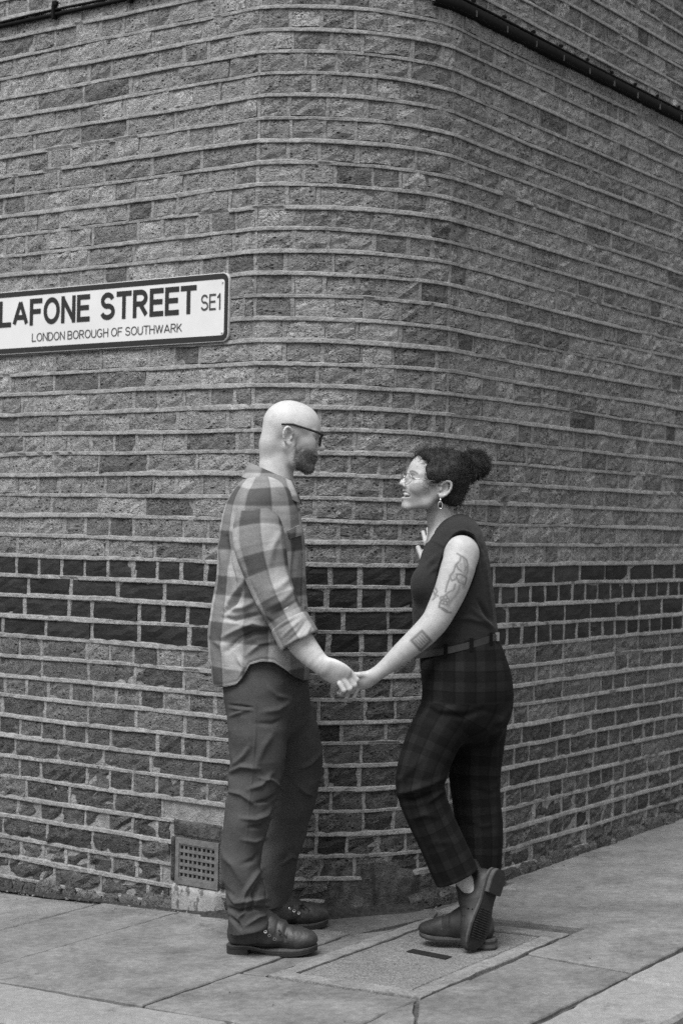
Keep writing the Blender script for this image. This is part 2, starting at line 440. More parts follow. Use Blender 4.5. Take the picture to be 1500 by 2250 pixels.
# ------------------------------------------------------------------ ground: road, pavement, kerb
# street frame: p runs along the left wall towards the right, q out from it towards the road
def st(p, q, dz=0.):
    x, y = PL + (-dL) * p + nL * q
    return (x, y, gz(x, y) + dz)
road = mesh_obj('road', [(sx * 400, 6.1 + sy * 400, gz(0, 6.1) - .11 + 0 * sx) for sx, sy in ((-1, -1), (1, -1), (1, 1), (-1, 1))], [(0, 1, 2, 3)], M_ROAD, None, False, {'tone': [1] * 4})
tag(road, kind='structure')
pave = empty('pavement', st(.5, .5), kind='structure')
KQ, KP = 1.09, 1.565                     # pavement edge towards the two streets
def prism(poly, top, bot, bev=.004, tone=1., jitter=0, seed=0):
    r = np.random.default_rng(seed); n = len(poly)
    c = np.mean(poly, 0)
    ring = lambda k, dz: [st(*(np.array(q) + (c - q) / np.linalg.norm(c - q) * k), dz) for q in poly]
    V = ring(0, bot) + ring(0, top - bev) + ring(bev, top)
    F = [(i, (i + 1) % n, n + (i + 1) % n, n + i) for i in range(n)] + [(n + i, n + (i + 1) % n, 2 * n + (i + 1) % n, 2 * n + i) for i in range(n)] + [tuple(2 * n + i for i in range(n))]
    return V, F
def edgy(poly, step=.05, amp=.0025, seed=0):  # worn, slightly wavy arris
    r = np.random.default_rng(seed); out = []
    for i in range(len(poly)):
        a, b = np.array(poly[i], float), np.array(poly[(i + 1) % len(poly)], float); L = np.linalg.norm(b - a); n = max(1, int(L / step))
        for k in range(n): out.append(a + (b - a) * k / n + (r.normal(0, amp, 2) if k else 0))
    return out
def slab(name, p0, p1, q0, q1, mat, top=0., gap=.004, tone=1., seed=0, parent=None, poly=None, bev=.004):
    poly = poly or [(p0 + gap, q0 + gap), (p1 - gap, q0 + gap), (p1 - gap, q1 - gap), (p0 + gap, q1 - gap)]
    poly = edgy(poly, seed=seed); 
    V, F = prism(poly, top, -.08, bev)
    return mesh_obj(name, V, F, mat, parent if parent is not None else pave, False, {'tone': [tone] * len(V)})
# bed under the slabs (what shows in the open joints)
V = [st(p, q, -.012) for p, q in ((-4, -.2), (KP, -.2), (KP, KQ), (-4, KQ))] + [st(p, q, -.0125) for p, q in ((.3, -6), (KP, -6), (KP, -.2), (.3, -.2))]
mesh_obj('joint_bed', V, [(0, 1, 2, 3)[::-1], (4, 5, 6, 7)[::-1]], M_JOINT, pave, False, {'tone': [1.] * 8})
slabs = [(-.645, -.266, .03, KQ, 1.0), (-.266, .492, .03, KQ, 1.03), (.492, 1.155, .645, KQ, 1.02)]
for i, (a, b, c_, d_, tn) in enumerate(slabs): slab('paving_slab', a, b, c_, d_, M_SLAB, [0, .002, -.001][i], .0045, tn, i)
slab('paving_slab', 0, 0, 0, 0, M_SLAB, .0, tone=.97, seed=8, poly=[(1.165, .66), (1.165, .385), (KP - .005, .43), (KP - .005, KQ - .005), (1.43, KQ - .005)])
slab('paving_slab', 0, 0, 0, 0, M_SLAB, -.001, tone=1.0, seed=9, poly=[(1.158, .672), (1.42, KQ - .005), (1.162, KQ - .005)])
slab('paving_slab', 0, 0, 0, 0, M_SLAB, -.003, tone=.95, seed=10, poly=[(1.168, .02), (KP - .006, .085), (KP - .006, .42), (1.168, .372)])
slab('paving_slab', 0, 0, 0, 0, M_SLAB, .002, tone=1.05, seed=11, poly=[(.56, -.40), (.56, -1.0), (KP - .006, -.98), (KP - .006, .075), (1.168, .01), (1.168, -.40)])
for i, (a, b) in enumerate(((-1.0, -1.62), (-1.62, -2.35), (-2.35, -3.1), (-3.1, -3.9), (-3.9, -4.7))):
    slab('paving_slab', .50, KP, b, a, M_SLAB, .001 * (i % 3), .005, 1.06 - .03 * (i % 2), 20 + i)
for i, (a, b) in enumerate(((-1.4, -.655), (-2.2, -1.4), (-3., -2.2))):
    slab('paving_slab', a, b, .06, KQ, M_CEMENT, -.002 - .001 * i, .005, 1.0, 30 + i)
# cement fillets at the foot of the wall
slab('cement_fillet', 0, 0, 0, 0, M_CEMENT, -.001, tone=.62, seed=40, poly=[(-.26, -.05), (.1, -.25), (.55, -.45), (.60, -.33), (.515, -.02), (.5, .1), (.498, .025), (-.26, .022)], bev=.002)
slab('paving_slab', 0, 0, 0, 0, M_SLAB, -.003, tone=.9, seed=41, poly=[(.502, .03), (.587, -.1), (.587, .63), (.5, .63)], bev=.002)
# inspection cover let into the pavement
cov = empty('inspection_cover', st(.85, .15), 'recessed pavement inspection cover filled with aggregate, under the crossed boots', 'manhole cover')
C0, C1, D0, D1 = .592, 1.150, -.305, .625
I0, I1, J0, J1 = .655, 1.085, -.235, .565
for a, b, c_, d_, s_ in ((C0, C1, J1, D1, 1), (C0, C1, D0, J0, 2), (C0, I0, J0, J1, 3), (I1, C1, J0, J1, 4)):
    slab('concrete_surround', a, b, c_, d_, M_CEMENT, .0005, .0012, 1.06, 50 + s_, cov, bev=.003)
slab('aggregate_tray', I0 + .008, I1 - .008, J0 + .008, J1 - .008, M_TRAY, -.002, .002, 1., 60, cov)
fr = MB()
for a, b, c_, d_ in ((I0, I1, J1 - .008, J1), (I0, I1, J0, J0 + .008), (I0, I0 + .008, J0 + .009, J1 - .009), (I1 - .008, I1, J0 + .009, J1 - .009)):
    fr.box((a + .002, c_ + .001, -.05), (b - .002, d_ - .001, -.004), lambda p: st(*p))
M_IRON = plain('dark_iron', .035, .55, .5, .4, 60, .001)
M_BLACK = plain('black_rubber', .012, .6, .3, .3, 60)
fr.build('metal_edge', M_IRON, cov)
ks = MB(); ks.box((.806, .142, -.001), (.972, .182, .0015), lambda p: st(p[0], p[1] + .18 * (p[0] - .89), p[2])); ks.build('keyhole_plate', M_BLACK, cov)
# kerbs
kerb = empty('kerb', st(0, KQ + .15), kind='structure')
kr = np.random.default_rng(3)
for i in range(-4, 3):
    a = i * .92 - .1; b = min(a + .92, KP + .02)
    if a < KP - .3: slab('kerb_stone', a, b, KQ + .004, KQ + .30, M_KERB, -.002, .003, kr.uniform(.95, 1.06), 70 + i, kerb, bev=.012)
for i in range(-6, 2):
    a = i * .92 + .15; b = min(a + .92, KQ)
    slab('kerb_stone', KP + .004, KP + .31, a, b, M_KERB, -.002, .003, kr.uniform(.95, 1.06), 90 + i, kerb, bev=.012)
slab('kerb_stone', KP + .023, KP + .31, KQ + .003, KQ + .30, M_KERB, -.002, .003, 1., 99, kerb, bev=.03)
# cracks and grit on the slabs
gr = MB(); r = np.random.default_rng(12)
for i in range(420):
    if r.random() < .6: p_, q_ = r.uniform(-1.2, .5), abs(r.normal(0, .05)) + .025
    elif r.random() < .5: p_, q_ = r.uniform(.5, .6), r.uniform(-4, -.4)
    else: p_, q_ = r.uniform(-.9, 1.5), r.uniform(-.9, 1.05)
    s = r.uniform(.0015, .0045); c0 = np.array(st(p_, q_, s * .4)); 
    gr.add([c0 + s * r.normal(0, .6, 3) + s * np.array(d) for d in ((1, 0, 0), (-.5, .8, 0), (-.5, -.8, 0), (0, 0, .8))], [(0, 1, 3), (1, 2, 3), (2, 0, 3), (0, 2, 1)])
g_ = mesh_obj('grit', gr.v, gr.f, M_CEMENT, None, False, {'tone': [1.1] * len(gr.v)}); tag(g_, 'loose grit and crumbs of mortar lying on the pavement', 'grit', 'stuff')

# ------------------------------------------------------------------ air vent in the left wall
def lw(s, z, off=0.): return (PL[0] + dL[0] * s + nL[0] * off, PL[1] + dL[1] * s + nL[1] * off, z)
def lw_box(mb, s0, s1, z0, z1, o0, o1):
    mb.box((s0, z0, o0), (s1, z1, o1), lambda p: lw(p[0], p[1], p[2]))
s_of = lambda x: (-.327 - 6.145 * (x - 750) / FPX) / (.819 + .5736 * (x - 750) / FPX)
vent = empty('air_vent', lw(.24, .1), 'square-holed metal air vent set low in the left wall, above a pale cement patch', 'air vent')
VS0, VS1, VZ0, VZ1 = .112, .316, .066, .236
mb = MB(); b_ = .022
lw_box(mb, VS0, VS1, VZ1 - b_, VZ1, -.03, .006); lw_box(mb, VS0, VS1, VZ0, VZ0 + b_, -.03, .007)
lw_box(mb, VS0, VS0 + b_ * .8, VZ0 + b_ + .0002, VZ1 - b_ - .0002, -.03, .006); lw_box(mb, VS1 - b_ * .8, VS1, VZ0 + b_ + .0002, VZ1 - b_ - .0002, -.03, .006)
M_VENT = plain('dusty_cast_iron', .11, .75, .3, .35, 40, .002)
mb.build('frame', M_VENT, vent)
i0, i1, j0, j1 = VS0 + b_ * .8, VS1 - b_ * .8, VZ0 + b_, VZ1 - b_
for i in range(9):
    mb = MB(); x = i0 + (i1 - i0) * i / 8; lw_box(mb, x - .0042, x + .0042, j0 + .0001, j1 - .0001, -.02, .002); mb.build('grille_bar', M_VENT, vent)
for i in range(6):
    mb = MB(); z = j0 + (j1 - j0) * i / 5; lw_box(mb, i0 + .0001, i1 - .0001, z - .0055, z + .0055, -.02, .0035); mb.build('grille_bar', M_VENT, vent)
mb = MB(); lw_box(mb, VS0, VS1, VZ0, VZ1, -.06, -.031); mb.build('back_box', M_BLACK, vent)
# cement surround of the vent
def rough_panel(name, s0, s1, z0, z1, off, mat, amp=.003, parent=bldg, n=14, m_=12, seed=1, side=lw):
    f_ = fnoise(seed, 12, 10, 120); V = []
    for i in range(n + 1):
        for j in range(m_ + 1):
            s = s0 + (s1 - s0) * i / n; z = z0 + (z1 - z0) * j / m_
            e = i in (0, n) or j in (0, m_)
            V.append(side(s, z, -.02 if e else off + amp * float(f_((s, z, 0)))))
    F = [(i * (m_ + 1) + j, i * (m_ + 1) + j + 1, (i + 1) * (m_ + 1) + j + 1, (i + 1) * (m_ + 1) + j) for i in range(n) for j in range(m_)]
    return mesh_obj(name, V, F, mat, parent, True, {'tone': [1.] * len(V)})
m = Mat('patched_cement', .95, .15)
n1 = m.noise(110, 5, .7); n2 = m.noise(13, 6, .7); n3 = m.noise(30, 5, .7, m.co((1, 1, .5)))
c = m.mul(m.rng(n1, .25, .75, .20, .29), m.rng(n2, .3, .7, .75, 1.2)); c = m.mul(c, m.rng(n3, .52, .6, 1, .35, True)); m.grey(c); m.bump(m.add(n1, m.mul(n3, 1.)), .004); M_PATCH = m.m
rough_panel('cement_patch', .090, .340, -.10, .070, .014, M_PATCH, .0016, seed=3)
rough_panel('cement_lintel', .088, .344, .240, .302, .003, M_RENDER, .003, seed=4)
rough_panel('cement_jamb', .318, .344, .062, .245, .003, M_RENDER, .002, seed=6, n=6)
rough_panel('cement_jamb', .086, .110, .062, .245, .003, M_RENDER, .002, seed=7, n=6)

# ------------------------------------------------------------------ street name plate
sign = empty('street_sign', lw(.7, 2.06, .01), 'white street name plate with black border reading LAFONE STREET SE1', 'street sign')
SS0, SS1, SZ0, SZ1 = .109, 1.40, 2.061, 2.313
def rrect(s0, s1, z0, z1, rad, n=6):
    out = []
    for cx, cz, a0 in ((s1 - rad, z1 - rad, 0), (s0 + rad, z1 - rad, 90), (s0 + rad, z0 + rad, 180), (s1 - rad, z0 + rad, 270)):
        for k in range(n + 1):
            a = math.radians(a0 + 90 * k / n); out.append((cx + rad * math.cos(a), cz + rad * math.sin(a)))
    return out
def plate(name, poly, o0, o1, mat, parent):
    n = len(poly); V = [lw(s, z, o0) for s, z in poly] + [lw(s, z, o1) for s, z in poly]
    F = [(i, (i + 1) % n, n + (i + 1) % n, n + i) for i in range(n)] + [tuple(range(n, 2 * n))]
    return mesh_obj(name, V, F, mat, parent)
def ring_plate(name, po, pi, o0, o1, mat, parent):
    n = len(po); V = [lw(*p, o0) for p in po] + [lw(*p, o1) for p in po] + [lw(*p, o1) for p in pi] + [lw(*p, o0) for p in pi]
    F = [(a * n + i, a * n + (i + 1) % n, (a + 1) * n + (i + 1) % n, (a + 1) * n + i) for i in range(n) for a in range(3)]
    return mesh_obj(name, V, F, mat, parent)
def enamel(name, v, wear):
    m = Mat(name, .45, .4); n = m.noise(60, 6, .7); n2 = m.noise(5, 4, .6)
    c = m.mul(m.rng(n2, .3, .7, .93, 1.05), v); c = m.mix(m.rng(n, .66, .72, 0, wear, True), c, .35); m.grey(c); return m.m
M_WHITE = enamel('white_enamel', .57, .35); M_INK = enamel('black_enamel', .012, .5); M_GREYINK = enamel('grey_lettering', .045, .3)
M_EDGE = plain('aluminium_edge', .5, .4, .5, .15)
plate('plate', rrect(SS0, SS1, SZ0, SZ1, .03), .0, .012, M_EDGE, sign)
plate('white_face', rrect(SS0 + .003, SS1 - .003, SZ0 + .003, SZ1 - .003, .028), .0121, .0128, M_WHITE, sign)
ring_plate('border', rrect(SS0 + .003, SS1 - .003, SZ0 + .003, SZ1 - .003, .028), rrect(SS0 + .020, SS1 - .020, SZ0 + .023, SZ1 - .023, .012), .0125, .0138, M_INK, sign)
def arc(cx, cy, rx, ry, a0, a1, n=14): return [(cx + rx * math.cos(math.radians(a0 + (a1 - a0) * k / n)), cy + ry * math.sin(math.radians(a0 + (a1 - a0) * k / n))) for k in range(n + 1)]
GLYPH = {  # width, strokes (polylines on a grid one unit high), drawn with a broad pen
 'L': (.50, [[(0, 1), (0, 0)], [(0, 0), (.50, 0)]]), 'A': (.70, [[(0, 0), (.35, 1)], [(.35, 1), (.70, 0)], [(.12, .30), (.58, .30)]]),
 'F': (.50, [[(0, 1), (0, 0)], [(0, 1), (.50, 1)], [(0, .52), (.42, .52)]]), 'O': (.70, [arc(.35, .5, .35, .5, 90, 450, 28)]),
 'N': (.58, [[(0, 0), (0, 1)], [(0, 1), (.58, 0)], [(.58, 0), (.58, 1)]]), 'E': (.50, [[(0, 1), (0, 0)], [(0, 1), (.50, 1)], [(0, .52), (.45, .52)], [(0, 0), (.50, 0)]]),
 'S': (.58, [arc(.29, .745, .26, .255, 15, 255) + arc(.29, .255, .29, .255, 80, -165)]), 'T': (.58, [[(.29, 0), (.29, 1)], [(0, 1), (.58, 1)]]),
 'R': (.58, [[(0, 0), (0, 1)], [(0, 1), (.30, 1)] + arc(.30, .745, .25, .255, 90, -90) + [(0, .49)], [(.27, .49), (.58, 0)]]),
 'D': (.60, [[(0, 0), (0, 1)], [(0, 1), (.25, 1)] + arc(.25, .5, .35, .5, 90, -90) + [(0, 0)]]), 'B': (.56, [[(0, 0), (0, 1)], [(0, 1), (.30, 1)] + arc(.30, .76, .22, .24, 90, -90) + [(0, .52)], [(.30, .52)] + arc(.30, .26, .26, .26, 90, -90) + [(0, 0)]]),
 'U': (.58, [[(0, 1), (0, .30)] + arc(.29, .30, .29, .30, 180, 360) + [(.58, 1)]]), 'G': (.68, [arc(.35, .5, .35, .5, 40, 320, 24) + [(.64, .46), (.38, .46)]]),
 'H': (.58, [[(0, 0), (0, 1)], [(.58, 0), (.58, 1)], [(0, .52), (.58, .52)]]), 'W': (.92, [[(0, 1), (.23, 0)], [(.23, 0), (.46, 1)], [(.46, 1), (.69, 0)], [(.69, 0), (.92, 1)]]),
 'K': (.58, [[(0, 0), (0, 1)], [(0, .36), (.55, 1)], [(.20, .58), (.58, 0)]]), '1': (.22, [[(.22, 0), (.22, 1)], [(.22, 1), (0, .76)]]), ' ': (.12, [])}
def lettering(name, text, s_left, s_right, zbase, cap, mat, pen, trk_=.075):
    mb = MB(); x = 0.; lay = []
    for ch in text:
        w, st_ = GLYPH[ch]; lay.append((x, st_)); x += w + pen + trk_
    x -= trk_; hz = 1 - pen; k = 0
    for x0, st_ in lay:
        for line in st_:
            P = [np.array([x0 + pen / 2 + p[0], pen / 2 + p[1] * hz]) for p in line]
            closed = np.linalg.norm(P[0] - P[-1]) < 1e-6
            L, Rr = [], []
            for i, p in enumerate(P):
                a_ = P[i - 1] if i else (P[-2] if closed else None); b_ = P[i + 1] if i < len(P) - 1 else (P[1] if closed else None)
                d = (b_ if b_ is not None else p) - (a_ if a_ is not None else p); d = d / (np.linalg.norm(d) + 1e-9)
                nn = np.array([-d[1], d[0]]) * pen / 2
                e = np.zeros(2)
                if len(P) == 2 and abs(d[0] * d[1]) < 1e-6 and not closed: e = d * pen / 2 * (-1 if i == 0 else 1)
                L.append(p + nn + e); Rr.append(p - nn + e)
            n = len(P); k += 1
            V = [lw(s_left + (s_right - s_left) * q[0] / x, zbase + min(max(q[1], 0), 1) * cap, .0141 + .00004 * (k % 5)) for q in L + Rr]
            mb.add(V, [(i, i + 1, n + i + 1, n + i) for i in range(n - 1)])
    return mb.build(name, mat, sign)
lettering('street_name', 'LAFONE', 1.292, .795, 2.170, .106, M_INK, .185)
lettering('street_name', 'STREET', .741, .261, 2.170, .106, M_INK, .185)
lettering('postcode', 'SE1', .240, .147, 2.178, .060, M_GREYINK, .125)
lettering('borough_name', 'LONDON BOROUGH OF SOUTHWARK', 1.105, .327, 2.105, .0335, M_GREYINK, .115)
for s_, z_ in ((.139, SZ1 - .035), (.139, SZ0 + .033), (1.37, SZ1 - .035), (1.37, SZ0 + .033)):
    mb = MB(); c0 = np.array(lw(s_, z_, .0128)); c1 = np.array(lw(s_, z_, .0165)); mb.tube([c0, c1], [.0045, .0035], 10); mb.build('screw', M_EDGE, sign)

# ------------------------------------------------------------------ cables along the wall, high up
def run_pts(t0, t1, z, off, step=.05, seed=0, sag=.002):
    f_ = fnoise(seed, 6, 2, 14); n = max(2, int(abs(t1 - t0) / step))
    return [wp(t, z + sag * float(f_((t, 0, 0))), off + .0015 * float(f_((0, t, 1)))) for t in np.linspace(t0, t1, n + 1)]
M_CABLE = plain('black_cable', .007, .9, .1, .4, 40)
cab = empty('cable_run', wp(-.6, 3.36, .01), 'thin pair of black cables clipped across the top of the left wall', 'cable')
for i, (dz, rr, of) in enumerate(((0, .0085, .012), (.018, .0055, .009))):
    mb = MB(); mb.tube(run_pts(-2.3, .0, 3.396 + dz, of, seed=60 + i), rr, 8); mb.build('cable', M_CABLE, cab, True)
for t in (-.20, -.62, -1.02, -1.45, -1.9):
    mb = MB(); mb.box((t - .006, 3.378, .0), (t + .006, 3.432, .024), lambda p: wp(*p)); mb.box((t - .012, 3.4325, .0), (t + .010, 3.448, .015), lambda p: wp(*p)); mb.build('clip', M_CABLE, cab)
trk = empty('cable_trunking', wp(LA + 1, 3.33, .01), 'black cable cover strip running along the top of the right wall', 'cable')
tt = np.arange(LA - .12, LA + 3.4, .05); pf = [(3.372, .0), (3.371, .012), (3.366, .018), (3.345, .021), (3.324, .019), (3.320, .0)]; wn_ = fnoise(74, 6, 2, 12)
VV = [wp(t, z + .0015 * float(wn_((t, 0, 0))), o + (.0012 * float(wn_((0, t, 0))) if o else 0)) for t in tt for z, o in pf]
mesh_obj('cable_cover', VV, [(i * 6 + j, (i + 1) * 6 + j, (i + 1) * 6 + j + 1, i * 6 + j + 1) for i in range(len(tt) - 1) for j in range(5)], M_CABLE, trk, True)
mb = MB(); mb.tube(run_pts(LA - .1, LA + 3.4, 3.379, .008, seed=70), .0055, 8); mb.build('cable', M_CABLE, trk, True)
M_CLIP = plain('grey_clip', .06, .6, .4, .3, 40)
for i in range(14):
    t = LA + .12 + i * .235
    mb = MB(); mb.box((t - .0025, 3.328, .0), (t + .0025, 3.352, .0222), lambda p: wp(*p)); mb.build('clip', M_CLIP, trk)
    mb = MB(); mb.box((t - .008, 3.386, .0), (t + .008, 3.396, .012), lambda p: wp(*p)); mb.build('fixing', M_CABLE, trk)

# ------------------------------------------------------------------ sculpting engine: smooth unions of simple shapes, meshed by surface nets
def V3(*a): return np.array(a, float)
def p_cone(a, b, ra, rb):
    a, b = np.asarray(a, float), np.asarray(b, float); ba = b - a; L2 = max(ba @ ba, 1e-12)
    def fn(P):
        q = P - a; t = np.clip((q @ ba) / L2, 0, 1)
        return np.linalg.norm(q - t[..., None] * ba, axis=-1) - (ra + (rb - ra) * t)
    R_ = max(ra, rb); return fn, np.minimum(a, b) - R_, np.maximum(a, b) + R_
def p_ell(c, r, rot=None):
    c, r = np.asarray(c, float), np.asarray(r, float)
    def fn(P):
        q = P - c
        if rot is not None: q = q @ rot        # columns of rot = local axes in world
        k0 = np.linalg.norm(q / r, axis=-1); k1 = np.linalg.norm(q / (r * r), axis=-1)
        return k0 * (k0 - 1) / np.maximum(k1, 1e-9)
    R_ = r.max(); return fn, c - R_, c + R_
def catmull(K, n):                              # K: (m, d) key values
    K = np.asarray(K, float); m_ = len(K); out = []
    for s in range(m_ - 1):
        p0, p1, p2, p3 = K[max(s - 1, 0)], K[s], K[s + 1], K[min(s + 2, m_ - 1)]
        for k in range(n):
            t = k / n; out.append(.5 * ((2 * p1) + (-p0 + p2) * t + (2 * p0 - 5 * p1 + 4 * p2 - p3) * t * t + (-p0 + 3 * p1 - 3 * p2 + p3) * t ** 3))
    out.append(K[-1]); return np.array(out)
def p_tube(keys, depth=(0, 1, 0), n=3):         # keys: rows (x, y, z, ra, rb); ra across the picture, rb in depth
    K = catmull(keys, n); dep = np.asarray(depth, float); segs = []
    for i in range(len(K) - 1):
        a, b = K[i, :3], K[i + 1, :3]; T = b - a; L = np.linalg.norm(T) + 1e-9; T = T / L
        e2 = dep - T * (dep @ T); e2 /= np.linalg.norm(e2); e1 = np.cross(T, e2)
        f4 = lambda x: np.asarray(x, np.float32)
        segs.append((f4(a), f4(T), np.float32(L), f4(e1), f4(e2), f4(K[i, 3:5]), f4(K[i + 1, 3:5])))
    def fn(P):
        sh = P.shape[:-1]; best = np.full(sh, .6, np.float32); P = P.astype(np.float32, copy=False); P = P.reshape(sh[0], -1, 3); best = best.reshape(sh[0], -1); c = P.mean(1); hf = np.abs(P - c[:, None]).max() * 1.75
        for a, T, L, e1, e2, r0, r1 in segs:
            w = c - a; t = np.clip(w @ T, 0, L); sel = np.linalg.norm(w - t[:, None] * T, axis=1) < hf + .035 + max(r0.max(), r1.max())
            if not sel.any(): continue
            q = P[sel] - a; w = q @ T; t = np.clip(w / L, 0, 1)
            ax = w - t * L; ra = r0[0] + (r1[0] - r0[0]) * t; rb = r0[1] + (r1[1] - r0[1]) * t
            u, v = q @ e1, q @ e2; rc = np.minimum(ra, rb)
            k0 = np.sqrt((u / ra) ** 2 + (v / rb) ** 2 + (ax / rc) ** 2)
            k1 = np.sqrt((u / ra ** 2) ** 2 + (v / rb ** 2) ** 2 + (ax / rc ** 2) ** 2)
            d = k0 * (k0 - 1) / np.maximum(k1, 1e-9)
            best[sel] = np.minimum(best[sel], d)
        return best.reshape(sh)
    R_ = K[:, 3:5].max(); return fn, K[:, :3].min(0) - R_, K[:, :3].max(0) + R_
def p_clip(prim, cut):                          # a shape cut off by a plane or any other function
    fn, lo, hi = prim; return (lambda P: np.maximum(fn(P), cut(P))), lo, hi
def p_half(fn): return fn, np.full(3, -1e3), np.full(3, 1e3)   # any function, everywhere
def smin(a, b, k):
    if k <= 0: return np.minimum(a, b)
    h = np.clip(.5 + .5 * (b - a) / k, 0, 1); return b + (a - b) * h - k * h * (1 - h)
def sculpt(ops, h, grow=0.0):
    """ops: list of (op, prim, k), op in 'u' union, 's' subtract, 'i' intersect. Returns verts, quads."""
    los = np.array([p[1] for o, p, k in ops if o == 'u']).min(0) - 3 * h; his = np.array([p[2] for o, p, k in ops if o == 'u']).max(0) + 3 * h
    B = 8; bs = B * h; nb = np.ceil((his - los) / bs).astype(int)
    idx = np.stack(np.meshgrid(*[np.arange(n) for n in nb], indexing='ij'), -1).reshape(-1, 3)
    cen = los + (idx + .5) * bs
    def ev(P, boxes_c, half):
        D = np.full(P.shape[:-1], 9.)
        for o, (fn, lo, hi), k in ops:
            mg = half + k + 2 * h
            sel = np.all((boxes_c > lo - mg) & (boxes_c < hi + mg), axis=1)
            if not sel.any(): continue
            d = fn(P[sel])
            if o == 'u': D[sel] = smin(D[sel], d, k)
            elif o == 's': D[sel] = -smin(-D[sel], d, k)
            else: D[sel] = -smin(-D[sel], -d, k)
        return D
    dc = ev(cen[:, None, :], cen, bs * 1.2)[:, 0]
    act = np.abs(dc) < bs * 1.25
    idx, cen = idx[act], cen[act]
    g = np.stack(np.meshgrid(*[np.arange(B + 1)] * 3, indexing='ij'), -1)
    P = (los + (idx[:, None, None, None, :] * B + g[None]) * h).astype(np.float32)
    D = ev(P, cen, bs * .9)
    S = D < 0
    c8 = [S[:, i:i + B, j:j + B, k:k + B] for i in (0, 1) for j in (0, 1) for k in (0, 1)]
    sm = sum(c.astype(np.int8) for c in c8); mixed = (sm > 0) & (sm < 8)
    bi, ci, cj, ck = np.nonzero(mixed)
    G = nb * B + 2
    gid = lambda I: (I[:, 0].astype(np.int64) * G[1] + I[:, 1]) * G[2] + I[:, 2]
    cell = idx[bi] * B + np.stack([ci, cj, ck], 1)
    acc = np.zeros((len(bi), 3)); cnt = np.zeros(len(bi))
    off = [(i, j, k) for i in (0, 1) for j in (0, 1) for k in (0, 1)]
    val = [D[bi, ci + o[0], cj + o[1], ck + o[2]] for o in off]
    for a in range(8):
        for b in range(a + 1, 8):
            if sum(abs(off[a][i] - off[b][i]) for i in range(3)) != 1: continue
            x = (val[a] < 0) != (val[b] < 0); t = np.where(x, val[a] / np.where(x, val[a] - val[b], 1), 0)
            pt = np.array(off[a]) + t[:, None] * (np.array(off[b]) - np.array(off[a])); acc += np.where(x[:, None], pt, 0); cnt += x
    vert = los + (cell + acc / cnt[:, None]) * h
    ids = gid(cell); order = np.argsort(ids); sid = ids[order]
    quads = []
    for ax in range(3):
        o1 = [0, 0, 0]; o1[ax] = 1
        A = S[:, :B, :B, :B]; Bv = S[:, o1[0]:B + o1[0], o1[1]:B + o1[1], o1[2]:B + o1[2]]
        eb, ei, ej, ek = np.nonzero(A != Bv)
        base = idx[eb] * B + np.stack([ei, ej, ek], 1); flip = A[eb, ei, ej, ek]
        u_, v_ = [(1, 2), (2, 0), (0, 1)][ax]
        q = []
        for du, dv in ((0, 0), (-1, 0), (-1, -1), (0, -1)):
            c = base.copy(); c[:, u_] += du; c[:, v_] += dv
            gi = gid(c); j = np.searchsorted(sid, gi); j = np.clip(j, 0, len(sid) - 1); ok = sid[j] == gi
            q.append(np.where(ok, order[j], -1))
        q = np.stack(q, 1); good = (q >= 0).all(1); q = q[good]; fl = flip[good]
        q[~fl] = q[~fl][:, ::-1]; quads.append(q)
    Q = np.concatenate(quads)
    return vert, Q
def normals(v, q):
    n = np.cross(v[q[:, 2]] - v[q[:, 0]], v[q[:, 3]] - v[q[:, 1]]); out = np.zeros_like(v)
    for i in range(4):
        for k in range(3): out[:, k] += np.bincount(q[:, i], n[:, k], len(v))
    return out / (np.linalg.norm(out, axis=1)[:, None] + 1e-12)
def smooth(v, q, it=1, lam=.5):
    e = np.concatenate([q[:, [0, 1]], q[:, [1, 2]], q[:, [2, 3]], q[:, [3, 0]]]); e = np.concatenate([e, e[:, ::-1]])
    deg = np.bincount(e[:, 0], minlength=len(v))[:, None]
    for _ in range(it):
        s = np.stack([np.bincount(e[:, 0], v[e[:, 1], k], len(v)) for k in range(3)], 1); v = v + lam * (s / np.maximum(deg, 1) - v)
    return v
def keep_big(v, q):                              # drop stray crumbs
    return v, q
def seg_dist2(X, Y, line):                       # distance of 2-D points to a polyline, and position along it 0..1
    best = np.full(X.shape, 9e9); L = len(line) - 1; tt = np.zeros_like(best)
    for i in range(L):
        (ax, ay), (bx, by) = line[i], line[i + 1]; dx, dy = bx - ax, by - ay; l2 = dx * dx + dy * dy + 1e-12
        t = np.clip(((X - ax) * dx + (Y - ay) * dy) / l2, 0, 1); d = np.hypot(X - ax - t * dx, Y - ay - t * dy)
        w = d < best; best = np.where(w, d, best); tt = np.where(w, (i + t) / L, tt)
    return best, tt
def to_px(v):
    q = v - cC; z = q @ cF; return 750 + FPX * (q @ cR) / z, 1125 - FPX * (q @ cU) / z
def folds(v, n, lines, wk=1.):                  # creases drawn on the side that faces the street; lines: (points px, width px, height m)
    X, Y = to_px(v); near = np.clip(-n[:, 1] * 1.6 + .25, 0, 1); d = np.zeros(len(v))
    for pts, w, h in lines:
        w = w * wk
        m_ = (X > min(p[0] for p in pts) - 4 * w) & (X < max(p[0] for p in pts) + 4 * w) & (Y > min(p[1] for p in pts) - 4 * w) & (Y < max(p[1] for p in pts) + 4 * w)
        if not m_.any(): continue
        dd, t = seg_dist2(X[m_], Y[m_], pts); d[m_] += h * np.exp(-(dd / w) ** 2) * np.sin(np.pi * np.clip(t, .04, .96)) ** .6
    return d * near
def cn3(seed, lo, hi, n=18, stretch=(1, 1, 1)):
    f_ = fnoise(seed, n, lo, hi); s = np.array(stretch, float); return lambda v: f_(v * s) * .5
